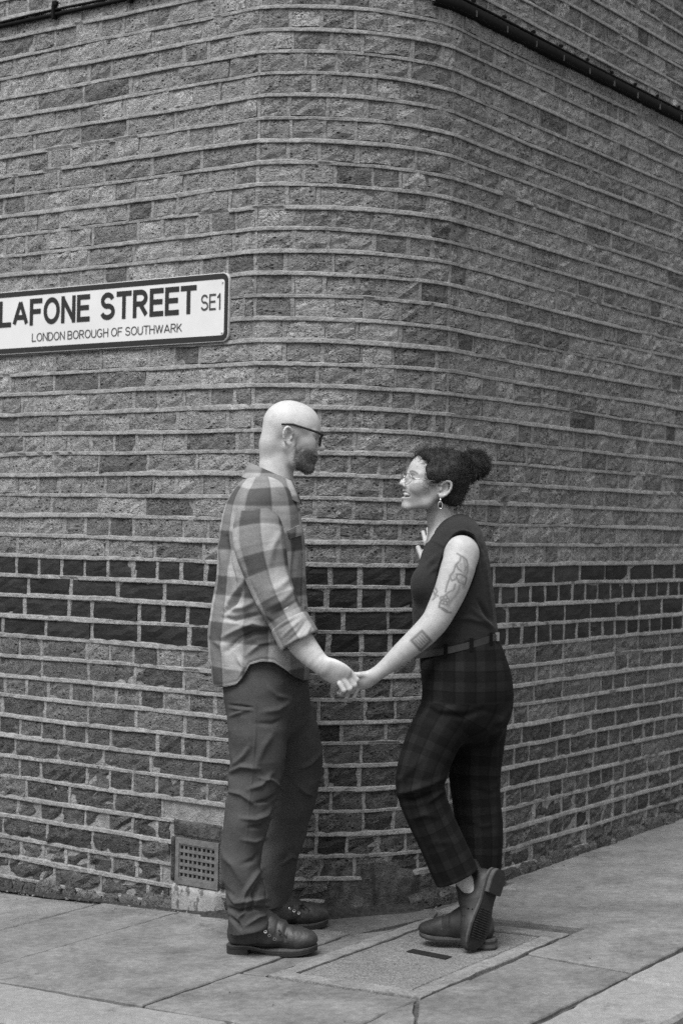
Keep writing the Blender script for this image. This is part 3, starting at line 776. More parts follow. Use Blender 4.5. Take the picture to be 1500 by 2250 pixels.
def K(rows):                                      # key rows from the photograph: (x px, y px, depth m, half-width px, half-depth m)
    return [(*W(x, y, Z), hw * Z / FPX, rb) for x, y, Z, hw, rb in rows]
class Frame:                                      # a local frame (forward, left, up)
    def __init__(s, O, fwd, up, k=1.0, sx=1.0, sz=1.0):
        s.f = np.array(fwd, float) / np.linalg.norm(fwd); u = np.array(up, float); u = u - s.f * (u @ s.f); s.u = u / np.linalg.norm(u); s.l = np.cross(s.u, s.f)
        s.O = np.array(O, float); s.k = k; s.sx = sx; s.sz = sz; s.R = np.stack([s.f, s.l, s.u], 1)
    def __call__(s, x, y, z): return s.O + s.k * (x * s.sx * s.f + y * s.l + z * s.sz * s.u)
    def inv(s, v):
        q = (v - s.O) / s.k; return q @ s.f / s.sx, q @ s.l, q @ s.u / s.sz
    def ell(s, c, r, rot=None):
        r = np.array(r) * s.k * np.array([s.sx, 1, s.sz]); return p_ell(s(*c), r, s.R if rot is None else s.R @ rot)
    def cone(s, a, b, ra, rb=None): return p_cone(s(*a), s(*b), ra * s.k, (rb if rb is not None else ra) * s.k)
def rotm(axis, deg):
    return np.array(Matrix.Rotation(math.radians(deg), 3, axis))

def head_ops(Fh, female=False, smile=False):
    o = []; U = lambda p, k: o.append(('u', p, k)); Sx = lambda p, k: o.append(('s', p, k))
    jw, jz, jt = (.84, .014, .80) if female else (1.0, 0., 1.)
    U(Fh.ell((-.014, 0, .036), (.095, .075, .088)), 0)
    U(Fh.ell((.034, 0, .032), (.061, .062, .072)), .03)
    U(Fh.ell((.046, 0, -.03), (.047, .054, .06)), .03)
    for s in (-1, 1):
        U(Fh.cone((-.004, s * .056 * jw, -.042 + jz), (.024, s * .046 * jw, -.084 + jz), .019 * jt, .017 * jt), .022)
        U(Fh.cone((.024, s * .046 * jw, -.084 + jz), (.076, s * .014, -.100 + .4 * jz), .017 * jt, .016 * jt), .02)
        U(Fh.ell((.060, s * .042, -.012), (.026, .017, .017)), .02)
        if smile: U(Fh.ell((.070, s * .036, -.030), (.019, .016, .015)), .015)
    U(Fh.ell((.080 - .25 * jz, 0, -.099 + .35 * jz), (.017 * jt, .02, .017 * jt)), .016)
    U(Fh.ell((.034, 0, -.066 + .6 * jz), (.047, .045 * jw, .036 * jt)), .02)
    U(Fh.ell((.075, 0, -.054), (.024, .031, .027)), .02)
    for s in (-1, 1):
        U(Fh.cone((.085, s * .010, .026), (.070, s * .047, .023), .0085 if not female else .007, .008), .013)
        Sx(Fh.ell((.100, s * .031, .006), (.021, .019, .013)), .013)
        U(Fh.ell((.0735, s * .0315, .005), (.0125, .0125, .0125)), .003)
        U(Fh.cone((.0835, s * .022, .0115), (.078, s * .043, .010), .0035), .006)
    U(Fh.cone((.087, 0, .022), (.107, 0, -.014), .0075, .0088), .009)
    U(Fh.ell((.1085, 0, -.021), (.0115, .0115, .0095)), .007)
    for s in (-1, 1):
        U(Fh.ell((.0975, s * .0125, -.0265), (.011, .0075, .0085)), .006)
        Sx(Fh.ell((.1045, s * .006, -.0335), (.006, .0035, .004)), .004)
    if smile and female:
        for s in (-1, 1):
            U(Fh.cone((.0985, 0, -.0440), (.072, s * .034, -.0485), .0048, .0035), .005)
            U(Fh.cone((.0945, 0, -.0705), (.072, s * .032, -.0545), .0058, .0035), .005)
        Sx(Fh.ell((.090, 0, -.0562), (.026, .034, .0100)), .003)
    else:
        for s in (-1, 1):
            U(Fh.cone((.0985, 0, -.0485), (.080, s * .026, -.0525), .0055, .004), .006)
            U(Fh.cone((.0965, 0, -.0660), (.080, s * .024, -.0560), .0062, .004), .006)
            Sx(Fh.cone((.107, 0, -.057), (.087, s * .028, -.0545), .0022), .003)
    for s in (-1, 1):                               # ears
        ring = [(-.015 + .0165 * math.cos(a) - .006 * math.sin(a), s * (.0775 + .004 * math.sin(a) - .006 * math.cos(a)), -.006 + .029 * math.sin(a)) for a in np.radians(np.linspace(20, 300, 12))]
        U(Fh.ell((-.017, s * .072, -.006), (.014, .006, .026)), .008)
        for a, b in zip(ring[:-1], ring[1:]): U(Fh.cone(a, b, .0042), .003)
        U(Fh.ell((-.009, s * .0725, -.036), (.0075, .0045, .0095)), .006)
        Sx(Fh.ell((-.012, s * .0805, -.008), (.0105, .0105, .0175)), .003)
        U(Fh.ell((-.003, s * .0715, -.012), (.005, .005, .0075)), .004)
    return o
def strands(name, pts, dirs, L, mat, parent, w=.0009, curl=.004, turns=2.5, seg=6, seed=0):
    r = np.random.default_rng(seed); V = []; F = []
    for p, d in zip(pts, dirs):
        d = d / np.linalg.norm(d); a = np.cross(d, r.normal(size=3)); a /= np.linalg.norm(a); b = np.cross(d, a); l = L * r.uniform(.5, 1.3); ph = r.uniform(0, 6.28); cr = curl * r.uniform(.5, 1.4)
        n0 = len(V); sd_ = np.cross(d, (0, 1., 0)); sd_ = sd_ / (np.linalg.norm(sd_) + 1e-6)
        for i in range(seg + 1):
            t = i / seg; an = ph + 6.28 * turns * t
            c = p + d * l * t + cr * min(1, 2.5 * t) * (math.cos(an) * a + math.sin(an) * b)
            ww = w * (1 - .6 * t); V += [c - sd_ * ww, c + sd_ * ww]
        F += [(n0 + 2 * i, n0 + 2 * i + 1, n0 + 2 * i + 3, n0 + 2 * i + 2) for i in range(seg)]
    return tag(mesh_obj(name, V, np.array(F), mat, parent), kind='stuff')

# ------------------------------------------------------------------ materials of people
def skin(name, base, rough=.5):
    m = Mat(name, rough, .35); n = m.noise(45, 5, .6); n2 = m.noise(260, 3, .6)
    c = m.mul(m.rng(n, .3, .7, .88, 1.10), base); c = m.mul(c, m.rng(n2, .3, .7, .95, 1.05))
    bn = m.noise(420, 3, .7)
    bd = m.math('MULTIPLY', m.attr('beard'), m.rng(bn, .3, .65, .45, .9), True)
    c = m.mix(bd, c, .05); c = m.mix(m.attr('ink'), c, .055); m.grey(c)
    m.b.inputs['Subsurface Weight'].default_value = .12; m.b.inputs['Subsurface Radius'].default_value = (.006, .006, .006); m.b.inputs['Subsurface Scale'].default_value = 1.
    m.bump(n2, .0007, .6); return m.m
def cloth(name, base, weave=900, amp=.18, rough=.95, fuzz=.0):
    m = Mat(name, rough, .12); n = m.noise(weave, 2, .6); n2 = m.noise(14, 5, .6); n3 = m.noise(110, 4, .6)
    c = m.mul(m.rng(n, .3, .7, 1 - amp, 1 + amp), m.rng(n2, .3, .7, .9, 1.1)); c = m.mul(c, m.rng(n3, .3, .7, .93, 1.07)); m.grey(m.mul(c, base))
    m.bump(m.add(n, m.mul(n3, .8)), .0012, .7); m.b.inputs['Sheen Weight'].default_value = fuzz; return m
def stripes(m, coord, period, duty, phase=0., soft=.055):
    x = m.math('FRACT', m.add(m.mul(coord, 1 / period), phase)); 
    return m.mul(m.rng(x, 0, soft, 0, 1, True), m.rng(x, duty, duty + soft, 1, 0, True))
def plaid(name, hi, mid, lo, pu, pv, thin=0., ph=(0, 0), sheen=.0, duty=(.5, .5)):
    m = cloth(name, 1., 800, .22, .95, sheen); u, v = m.attr('pu'), m.attr('pv')
    w = m.mul(m.add(m.noise(7, 3), -.5), .012); u = m.add(u, w); v = m.add(v, w)
    a = stripes(m, u, pu, duty[0], ph[0]); b = stripes(m, v, pv, duty[1], ph[1])
    t = m.mul(m.add(a, b), .5)
    c = m.mix(m.rng(t, .0, .5), hi, mid); c = m.mix(m.rng(t, .5, 1.), c, lo)
    if thin:
        a2 = stripes(m, u, pu / 2, .12, ph[0] + .19); b2 = stripes(m, v, pv / 2, .12, ph[1] + .19); c = m.mul(c, m.rng(m.add(a2, b2), 0, 1.6, 1, 1 - thin))
    old = m.b.inputs['Base Color'].links[0].from_socket; m.grey(m.mul(old, c)); return m.m
M_SKIN_M = skin('skin_fair', .40, .5); M_SKIN_W = skin('skin_tan', .33, .5)
M_SHIRT = plaid('brushed_check_flannel', .30, .165, .065, .148, .150, .16, (.12, .30), .0, (.50, .42))
M_TROUSER = cloth('work_trouser_canvas', .055, 1100, .16).m
M_BOOT = plain('brown_leather', .026, .5, .4, .55, 26, .002); M_SOLE = plain('crepe_sole', .018, .7, .3, .3, 60, .001); M_WELT = plain('leather_welt', .045, .6, .3, .3, 60)
M_BEARD = plain('beard_hair', .055, .6, .3, .3); M_METAL = plain('nickel', .75, .25, .5, .1); M_METAL.node_tree.nodes['Principled BSDF'].inputs['Metallic'].default_value = 1
M_FRAME = plain('black_acetate', .008, .3, .5, .2); M_LACE = plain('dark_lace', .02, .8, .2, .3)
mg = Mat('lens_glass', .05, .5); tr_ = mg.n('BsdfTransparent'); tr_.inputs[0].default_value = (.93, .93, .93, 1); gs_ = mg.n('BsdfGlossy'); gs_.inputs['Roughness'].default_value = .06; mx_ = mg.n('MixShader'); mx_.inputs[0].default_value = .07
mg.t.links.new(tr_.outputs[0], mx_.inputs[1]); mg.t.links.new(gs_.outputs[0], mx_.inputs[2]); mg.t.links.new(mx_.outputs[0], mg.t.nodes['Material Output'].inputs[0]); M_LENS = mg.m
M_BUTTON = plain('shirt_button', .10, .4, .5, .1)

def finger(ops, pts, r0, r1, k=.003):
    n = len(pts) - 1
    for i in range(n):
        a, b = W(*pts[i]), W(*pts[i + 1]); ra = r0 + (r1 - r0) * i / n; rb = r0 + (r1 - r0) * (i + 1) / n
        ops.append(('u', p_cone(a, b, ra, rb), k if i == 0 else .0015)); ops.append(('u', p_ell(b, (rb * 1.06,) * 3), .002))
def boot_parts(Fb, root, kind, L=.29, mats=None, thing_name='boot', label=None, flex=0.):
    """Fb: frame at the heel on the ground; x forward, z up. Empty-free: upper is the part, the rest its sub-parts."""
    up, solem, welt = mats
    def hw(x):                                     # half width of the sole along the foot, 0..1
        xs = [0, .04, .12, .25, .42, .58, .72, .84, .93, .98, 1.]; ws = [.012, .026, .034, .033, .034, .044, .050, .046, .034, .018, .004] if kind == 'm' else [.010, .022, .029, .028, .026, .034, .040, .036, .026, .014, .003]
        return np.interp(x, xs, ws)
    o = []; U = lambda p, k: o.append(('u', p, k))
    if kind == 'm':
        U(Fb.ell((.236, 0, .043), (.054, .043, .034)), 0); U(Fb.cone((.205, 0, .046), (.135, 0, .076), .038, .041), .03)
        U(Fb.cone((.135, .0, .076), (.080, 0, .125), .041, .043), .03); U(Fb.ell((.048, 0, .068), (.046, .037, .05)), .025); U(Fb.cone((.062, 0, .10), (.058, 0, .205), .044, .046), .02)
        U(Fb.ell((.11, 0, .05), (.09, .036, .035)), .03)
    else:
        U(Fb.ell((.205, 0, .040), (.052, .034, .027)), 0); U(Fb.cone((.175, 0, .045), (.11, 0, .068), .034, .036), .03)
        U(Fb.cone((.11, .0, .066), (.068, 0, .105), .036, .038), .03); U(Fb.ell((.043, 0, .06), (.040, .031, .048)), .025); U(Fb.cone((.055, 0, .085), (.053 - .085 * math.sin(flex), 0, .085 + .085 * math.cos(flex)), .037, .041), .02)
        U(Fb.ell((.10, 0, .04), (.08, .029, .028)), .03)
    zs = .0165 if kind == 'm' else .022
    zo = lambda P: (P - Fb.O) @ Fb.u
    lift = (lambda x: .012 / (1 + np.exp(np.clip((x - .36) / .035, -30, 30)))) if kind == 'm' else (lambda x: 0. * x)
    o.append(('i', p_half(lambda P: zs + lift((P - Fb.O) @ Fb.f / (L * Fb.k)) - zo(P)), .004))
    top = .195 if kind == 'm' else .150
    if kind == 'w':   # chelsea boot: top dips at the sides, open for the ankle
        sh0 = Fb(.055, 0, .085); shd = -math.sin(flex) * Fb.f + math.cos(flex) * Fb.u; shf = math.cos(flex) * Fb.f + math.sin(flex) * Fb.u
        o.append(('i', p_half(lambda P: (P - sh0) @ shd - Fb.k * (.068 - .036 * np.exp(-(((P - sh0) @ shf) / .020) ** 2))), .003))
        o.append(('s', p_cone(sh0 + shd * .034, sh0 + shd * .12, .029, .035), .003))
    else: o.append(('i', p_half(lambda P: zo(P) - top), .003))
    v, q = sculpt(o, .003); v = smooth(v, q, 1); n = normals(v, q)
    lx, ly, lz = Fb.inv(v)
    cr = cn3(91, 30, 120, 14); d = .0012 * cr(v) + .0010 * cn3(92, 90, 200, 16)(v) * (lx > .1) - .0022 * np.exp(-((np.abs(lx - .165 - .10 * (lz - .06)) - .0) / .004) ** 2) * (lz > .05) - .0016 * np.exp(-((lx - .148 + .2 * np.abs(ly)) / .004) ** 2) * (lz > .05)
    if kind == 'm':
        d += .0022 * (1 / (1 + np.exp(-(lx - .205 + .3 * ly ** 2) / .0015))) * 0 + .0018 / (1 + np.exp((lx - .072 + .25 * (lz - .05)) / .002)) * (lz < .115)
        qx = lx - (.172 - .75 * np.clip(lz - .05, 0, 1)); d += .0034 / (1 + np.exp(np.clip(qx / .0022, -30, 30))) * (lz > .036) * (np.abs(ly) > .012)
        d += -.0030 * np.exp(-((lx - .222) / .0028) ** 2) + .0014 * (lx > .222)
        d += .0026 * np.exp(-((lx - .188 + .12 * np.abs(ly)) / .006) ** 2) * (lz > .045) - .0028 * np.exp(-((lx - .199 + .12 * np.abs(ly)) / .005) ** 2) * (lz > .045)
    upper = mesh_obj(thing_name, v + n * d[:, None], q, up, root, True)
    if label: upper['label'] = label
    # sole with welt and heel
    xs = np.concatenate([np.linspace(0, .1, 8), np.linspace(.15, .85, 15), np.linspace(.9, 1, 8)])
    def slab_(name, x0, x1, z0, z1, grow, mat, bow=0., lf=1):
        X = xs[(xs >= x0 - 1e-6) & (xs <= x1 + 1e-6)]; rim = [(x, hw(x) + grow) for x in X] + [(x, -hw(x) - grow) for x in X[::-1]]
        nn = len(rim); sp = lambda x: .018 * max(0, x - .72) ** 2 * 8 + lf * float(lift(x))
        gx = lambda x: x * (L + .008) - .004
        Vv = [Fb(gx(x), y, z0 + sp(x)) for x, y in rim] + [Fb(gx(x), y, z1 + sp(x)) for x, y in rim]
        Ff = [(i, (i + 1) % nn, nn + (i + 1) % nn, nn + i) for i in range(nn)] + [tuple(range(nn))[::-1], tuple(range(nn, 2 * nn))]
        return mesh_obj(name, Vv, Ff, mat, upper)
    if kind == 'm':
        slab_('welt', 0, 1, .0130, .0172, .0028, welt); slab_('outsole', 0, 1, .0055, .0128, .0020, solem); slab_('heel', 0, .29, -.002, .0168, .0008, solem, lf=0); slab_('outsole', .42, 1, -.001, .0053, .001, solem)
    else:
        slab_('welt', 0, 1, .0165, .0235, .003, welt); slab_('outsole', 0, 1, .010, .0163, .003, solem); slab_('heel', 0, .30, -.004, .0098, .0012, M_HEEL); slab_('top_lift', 0, .30, -.0085, -.0042, .001, solem)
        for i in range(13):
            x = .50 + i * .030; mb = MB(); w = hw(x) - .006
            mb.tube([Fb(x * L, -w + 2 * w * j / 8, .0095 + .018 * max(0, x - .72) ** 2 * 8 + .0012 * math.sin(j * 1.6)) for j in range(9)], .0022, 5); mb.build('tread_ridge', solem, upper)
    return upper

# ------------------------------------------------------------------ man in a checked overshirt
man = empty('person', (W(590, 2065, 5.75)[0], 5.75, gz(-.25, 5.75)), 'bald bearded man in a checked overshirt, work trousers and leather boots, in profile facing right', 'person')
yaw, pit_ = math.radians(5), math.radians(-10)
Hm = Frame((0, 0, 0), (math.cos(yaw) * math.cos(pit_), math.sin(yaw) * math.cos(pit_), math.sin(pit_)), (math.sin(-pit_) * .0 + .12, 0, 1), 1.03, .92, .915)
ear = W(632, 957, 5.655); Hm.O = ear - (Hm(-.017, -.0755, -.006) - Hm.O)
ops = head_ops(Hm, False, True) + [('u', Hm.ell((-.062, 0, -.030), (.044, .055, .065)), .02), ('u', Hm.ell((.114, 0, -.022), (.012, .011, .010)), .006)]
# neck, trunk, arms, legs (one continuous body)
ops += [('u', p_tube(K([(612, 985, 5.74, 40, .057), (606, 1035, 5.735, 39, .058), (597, 1075, 5.73, 46, .066), (585, 1110, 5.73, 66, .10)])), .02),
        ('u', p_tube(K([(580, 1130, 5.73, 66, .15), (578, 1220, 5.73, 74, .16), (572, 1330, 5.73, 82, .15), (570, 1430, 5.73, 80, .145), (572, 1510, 5.73, 72, .15)])), .04)]
for (leg, ft) in (([(566, 1520, 5.65, 58, .085), (566, 1650, 5.62, 46, .07), (552, 1740, 5.61, 40, .06), (536, 1850, 5.59, 36, .055), (540, 2000, 5.57, 28, .042)], 0), ([(612, 1520, 5.82, 56, .085), (640, 1650, 5.86, 46, .07), (648, 1725, 5.88, 40, .06), (622, 1850, 5.92, 34, .052), (606, 1985, 5.95, 26, .04)], 0)):
    ops.append(('u', p_tube(K(leg)), .03))
ops.append(('u', p_tube(K([(568, 1158, 5.60, 30, .040), (582, 1220, 5.55, 33, .045), (606, 1300, 5.52, 33, .046), (632, 1365, 5.505, 31, .044)])), .03))
ops.append(('u', p_tube(K([(632, 1365, 5.505, 33, .045), (661, 1412, 5.49, 31, .041), (690, 1446, 5.475, 25, .034), (712, 1466, 5.465, 19.5, .0245)])), .02))
ops.append(('u', p_tube(K([(706, 1461, 5.468, 22, .023), (724, 1471, 5.464, 29, .020), (744, 1481, 5.460, 30, .0175), (758, 1488, 5.462, 26, .015)]), depth=(.25, 1, .45)), .010))
hand_m = [([(768, 1476, 5.470), (783, 1494, 5.472), (779, 1511, 5.500)], .0100, .0084),
          ([(765, 1486, 5.460), (778, 1505, 5.460), (772, 1519, 5.492)], .0102, .0086),
          ([(757, 1495, 5.454), (768, 1513, 5.452), (762, 1524, 5.486)], .0097, .0082),
          ([(746, 1502, 5.452), (755, 1517, 5.449), (750, 1525, 5.48)], .0087, .0072),
          ([(715, 1470, 5.485), (735, 1478, 5.506), (757, 1486, 5.522), (773, 1493, 5.528)], .0125, .0085)]
for p_, a_, b__ in hand_m: finger(ops, p_, a_, b__)
ops.append(('u', p_tube(K([(575, 1140, 5.91, 40, .055), (572, 1250, 5.95, 34, .045), (580, 1360, 5.96, 30, .04), (600, 1450, 5.94, 24, .032), (612, 1500, 5.93, 18, .022)])), .03))
ops.append(('u', p_ell(W(618, 1535, 5.925), (.028, .017, .045)), .015))
for i in range(4): finger(ops, [(606 + 9 * i, 1552, 5.925), (608 + 9 * i, 1580, 5.92), (602 + 9 * i, 1598, 5.915)], .0085, .007)
finger(ops, [(634, 1530, 5.92), (642, 1550, 5.91), (640, 1566, 5.905)], .0095, .008)
v, q = sculpt(ops, .003); v = smooth(v, q, 1, .4); n = normals(v, q)
lx, ly, lz = Hm.inv(v)
ramp = lambda x, a, b: np.clip((x - a) / (b - a), 0, 1)
bm = ramp(lx, -.002, .022) * ramp(-lz, .024 , .048) * (1 - ramp(lx, .086, .098) * ramp(lz, -.060, -.045)) * ramp(lz, -.165, -.12) * ramp(lx - .8 * np.clip(-.080 - lz, 0, 1), .002, .022)
chk = ramp(lx, .03, .05) * ramp(lz, -.052, -.030) * (1 - ramp(lx, .083, .09)); bm = bm * (1 - .85 * chk)
sidb = np.exp(-((lx - .016) / .009) ** 2) * ramp(-lz, -.006, .02) * ramp(lz, -.06, -.04) * .75 * (np.abs(ly) > .045)
must = np.exp(-((lz + .043) / .006) ** 2) * ramp(lx, .075, .085) * .8
beard = np.clip(np.maximum(np.maximum(bm, sidb), must), 0, 1) * (np.hypot(lx, lz) < .17)
ink = np.zeros(len(v))
for s in (-1, 1):
    eb = np.exp(-((lz - .030 + .10 * (np.abs(ly) - .03) ** 2 * 20) / .0035) ** 2) * (np.abs(ly) > .012) * (np.abs(ly) < .052) * (lx > .06); ink = np.maximum(ink, eb * .75)
ey = np.exp(-((lz - .0045) / .0022) ** 2) * (np.abs(np.abs(ly) - .0315) < .012) * (lx > .075); ink = np.maximum(ink, ey * .8)
mo = np.exp(-((lz + .0545) / .0022) ** 2) * (np.abs(ly) < .026) * (lx > .08); ink = np.maximum(ink, mo * .7)
d = .0016 * beard * cn3(5, 300, 700, 20)(v)
bodyM = mesh_obj('body', v + n * d[:, None], q, M_SKIN_M, man, True, {'beard': beard, 'ink': ink})
# beard hairs
sel = np.nonzero((beard > .55) & (lz < -.05))[0]; r = np.random.default_rng(2); sel = r.choice(sel, min(1500, len(sel)), False)
strands('beard', v[sel], n[sel] + np.array([.25, 0, -.9]) + r.normal(0, .35, (len(sel), 3)), .0065, M_BEARD, man, .0005, .001, .6, 3, 3)

# trousers
ops = [('u', p_tube(K([(575, 1440, 5.73, 84, .165), (580, 1490, 5.73, 88, .17), (585, 1530, 5.735, 90, .17), (590, 1560, 5.735, 78, .16)])), 0),
       ('u', p_tube(K([(562, 1480, 5.66, 70, .11), (566, 1530, 5.65, 73, .115), (566, 1600, 5.63, 67, .105), (565, 1680, 5.62, 60, .097), (557, 1735, 5.61, 58, .092), (543, 1790, 5.60, 50, .086), (534, 1860, 5.59, 46, .082), (532, 1930, 5.575, 45, .08), (540, 1990, 5.565, 48, .081), (551, 2060, 5.56, 47, .08)])), .03),
       ('u', p_tube(K([(605, 1480, 5.80, 68, .11), (611, 1530, 5.81, 70, .115), (634, 1600, 5.83, 64, .105), (650, 1680, 5.865, 60, .095), (646, 1730, 5.88, 56, .09), (631, 1790, 5.90, 50, .084), (622, 1850, 5.92, 47, .08), (606, 1910, 5.935, 43, .076), (596, 2010, 5.95, 41, .074)])), .03)]
HEMN = W(551, 2043, 5.56)[2]; HEMF = W(600, 1990, 5.95)[2]
def hem_m(P):
    near = P[..., 1] < 5.76
    zh = np.where(near, HEMN + (P[..., 0] - W(551, 2043, 5.56)[0]) * .22, HEMF + (P[..., 0] - W(600, 1990, 5.95)[0]) * .2)
    return (zh - P[..., 2]) * .9
ops.append(('i', p_half(hem_m), .004))
ops.append(('s', p_cone(W(551, 2035, 5.56), W(552, 2075, 5.56), .058, .062), .003)); ops.append(('s', p_cone(W(598, 1985, 5.95), W(598, 2025, 5.95), .054, .058), .003))
v, q = sculpt(ops, .0036); v = smooth(v, q, 1); n = normals(v, q)
G_ = -.010
L_ = [([(500, 1700), (530, 1685), (570, 1690)], 7, .007), ([(497, 1738), (530, 1745), (560, 1768)], 6, .006), ([(600, 1700), (575, 1725), (545, 1735)], 7, .007), ([(622, 1735), (600, 1715), (570, 1710)], 5, .006),
      ([(505, 1690), (535, 1660), (548, 1640)], 8, .006), ([(605, 1770), (585, 1790), (560, 1800), (530, 1798)], 6, .007), ([(612, 1745), (590, 1760), (560, 1765)], 5, G_ * .6), ([(596, 1800), (575, 1815), (545, 1818)], 6, G_ * .7),
      ([(585, 1840), (560, 1850), (530, 1845)], 6, .004), ([(580, 1905), (560, 1925), (540, 1960), (530, 1985)], 6, .008), ([(575, 1935), (560, 1965), (555, 2000)], 6, G_ * .8), ([(490, 1965), (515, 1985), (560, 1978), (585, 1975)], 7, .008),
      ([(490, 1995), (520, 2005), (560, 1995), (590, 1998)], 6, G_), ([(520, 2020), (540, 2000), (545, 1975)], 5, .006), ([(592, 2010), (570, 2015), (540, 2035)], 5, .006), ([(500, 2015), (520, 2030), (530, 2045)], 5, G_ * .7),
      ([(500, 1575), (520, 1568), (545, 1560)], 5, .004), ([(640, 1540), (610, 1560), (575, 1565)], 8, .004), ([(600, 1610), (580, 1640), (560, 1690)], 10, .004), ([(620, 1580), (600, 1590), (560, 1590)], 6, -.003),
      ([(700, 1660), (680, 1680), (660, 1690)], 7, .006), ([(690, 1750), (670, 1740), (650, 1720)], 7, .006), ([(655, 1890), (640, 1880), (620, 1900)], 6, .005), ([(590, 1510), (610, 1530), (640, 1535)], 7, .004),
      ([(490, 1880), (510, 1900), (530, 1940)], 9, .004), ([(575, 1870), (560, 1890), (530, 1900)], 7, -.004),
      ([(560, 1540), (562, 1600), (556, 1680), (548, 1760), (540, 1860)], 2.2, .0022), ([(500, 1548), (530, 1551), (557, 1554)], 2.2, -.005), ([(500, 1556), (530, 1559), (557, 1562)], 2.5, .003)]
d = 1.9 * folds(v, n, L_, .72); zz = v[:, 2]
low = np.clip((.75 - zz) / .5, 0, 1)
fn_ = cn3(31, 12, 40, 16, (1, 1, 1.8)); fn2 = cn3(32, 25, 70, 16, (.7, .7, 1.6))
d += (.003 + .004 * low) * fn_(v) + .003 * low * fn2(v) + .0012 * cn3(34, 60, 160, 18)(v) - .0035 * np.abs(cn3(33, 14, 34, 12, (1, 1, 2))(v)) * (1 + low)
trM = mesh_obj('trousers', v + n * d[:, None], q, M_TROUSER, man, True)

# shirt body
tors = [(585, 1092, 5.73, 56, .13), (579, 1112, 5.73, 76, .185), (575, 1150, 5.73, 88, .205), (576, 1220, 5.73, 96, .20), (575, 1280, 5.73, 98, .195), (571, 1340, 5.73, 106, .195), (568, 1400, 5.73, 111, .197), (571, 1450, 5.73, 109, .20), (573, 1530, 5.73, 106, .205)]
inner = [(571, 1405, 5.73, 103, .185), (571, 1450, 5.73, 101, .19), (573, 1545, 5.73, 99, .195)]
hx = [(440, 1512), (470, 1515), (500, 1512), (522, 1506), (540, 1485), (552, 1462), (575, 1455), (602, 1457), (625, 1472), (645, 1490), (665, 1502), (700, 1508)]
hxX = np.array([W(x, 1480, 5.6)[0] for x, y in hx]); hxZ = np.array([W(x, y, 5.55)[2] for x, y in hx])
ops = [('u', p_tube(K(tors)), 0), ('u', p_cone(W(588, 1092, 5.70), W(560, 1114, 5.58), .060, .066), .03), ('u', p_cone(W(588, 1092, 5.76), W(570, 1114, 5.89), .060, .066), .03),
       ('s', p_tube(K(inner)), .004), ('s', p_tube(K([(604, 1020, 5.735, 42, .064), (599, 1060, 5.73, 45, .068), (596, 1082, 5.73, 46, .068)])), .004),
       ('i', p_half(lambda P: (np.interp(P[..., 0], hxX, hxZ) - P[..., 2]) * .7), .003)]
v, q = sculpt(ops, .0036); v = smooth(v, q, 1); n = normals(v, q)
L_ = [([(545, 1265), (520, 1300), (500, 1330)], 8, .008), ([(530, 1300), (512, 1330), (495, 1345)], 7, -.010), ([(590, 1378), (555, 1370), (520, 1385), (490, 1400)], 7, .010), ([(600, 1390), (560, 1390), (525, 1405), (500, 1430)], 7, -.010),
      ([(575, 1350), (545, 1355), (515, 1362), (490, 1358)], 6, -.009), ([(560, 1320), (535, 1335), (500, 1338)], 8, .008), ([(600, 1410), (570, 1415), (540, 1440)], 6, .006), ([(480, 1180), (490, 1230), (488, 1290)], 8, .006),
      ([(495, 1180), (503, 1240), (520, 1290)], 6, -.007), ([(660, 1260), (655, 1330), (650, 1400)], 7, .005), ([(668, 1230), (664, 1300), (668, 1380), (674, 1450)], 3, -.004), ([(655, 1440), (640, 1420), (610, 1400)], 7, .006),
      ([(465, 1400), (490, 1420), (500, 1470)], 9, .005), ([(520, 1440), (535, 1465), (530, 1490)], 7, .006), ([(650, 1200), (645, 1240), (640, 1290)], 6, -.005), ([(470, 1505), (500, 1501), (520, 1497), (535, 1478), (548, 1455), (575, 1447), (602, 1449), (625, 1463), (645, 1481), (665, 1493)], 2.2, -.0022)]
d = 1.7 * folds(v, n, L_, .8) + .0035 * cn3(41, 8, 26, 14, (1, 1, 1.3))(v) + .0014 * cn3(44, 40, 110, 18)(v) - .0038 * np.abs(cn3(42, 12, 34, 14, (1.3, 1.3, .8))(v))
tc0 = W(575, 1300, 5.73); ang = np.arctan2(v[:, 1] - tc0[1], v[:, 0] - tc0[0])
shirt = mesh_obj('shirt', v + n * d[:, None], q, M_SHIRT, man, True, {'pu': ang * .17, 'pv': v[:, 2] + .004 * np.sin(ang * 3)})
shirt_v, shirt_q = v + n * d[:, None], q
# sleeves
def sleeve(keys, cut, cutn, inner_, seed, lines=()):
    ops = [('u', p_tube(K(keys)), 0), ('i', p_half(lambda P: (P - cut) @ cutn), .003)]
    if inner_: ops.append(('s', p_cone(*inner_), .003))
    v, q = sculpt(ops, .0034); v = smooth(v, q, 1); n = normals(v, q)
    kk = catmull([k[:3] for k in K(keys)], 4); al = np.zeros(len(v)); an = np.zeros(len(v)); best = np.full(len(v), 9.); s0 = 0
    for a, b in zip(kk[:-1], kk[1:]):
        T = b - a; L = np.linalg.norm(T); T = T / L; w = np.clip((v - a) @ T, 0, L); qv = v - a - w[:, None] * T; dd = np.linalg.norm(qv, axis=1)
        e2 = V3(0, 1, 0) - T * T[1]; e2 /= np.linalg.norm(e2); e1 = np.cross(T, e2); m_ = dd < best
        al[m_] = (s0 + w)[m_]; an[m_] = np.arctan2(qv @ e2, qv @ e1)[m_]; best[m_] = dd[m_]; s0 += L
    d = 1.3 * folds(v, n, lines) + .0028 * cn3(seed, 12, 34, 14)(v) + .0012 * cn3(seed + 5, 40, 110, 18)(v) - .0035 * np.abs(cn3(seed + 1, 14, 36, 14)(v))
    return v + n * d[:, None], q, {'pu': an * .075 + .02, 'pv': -al}
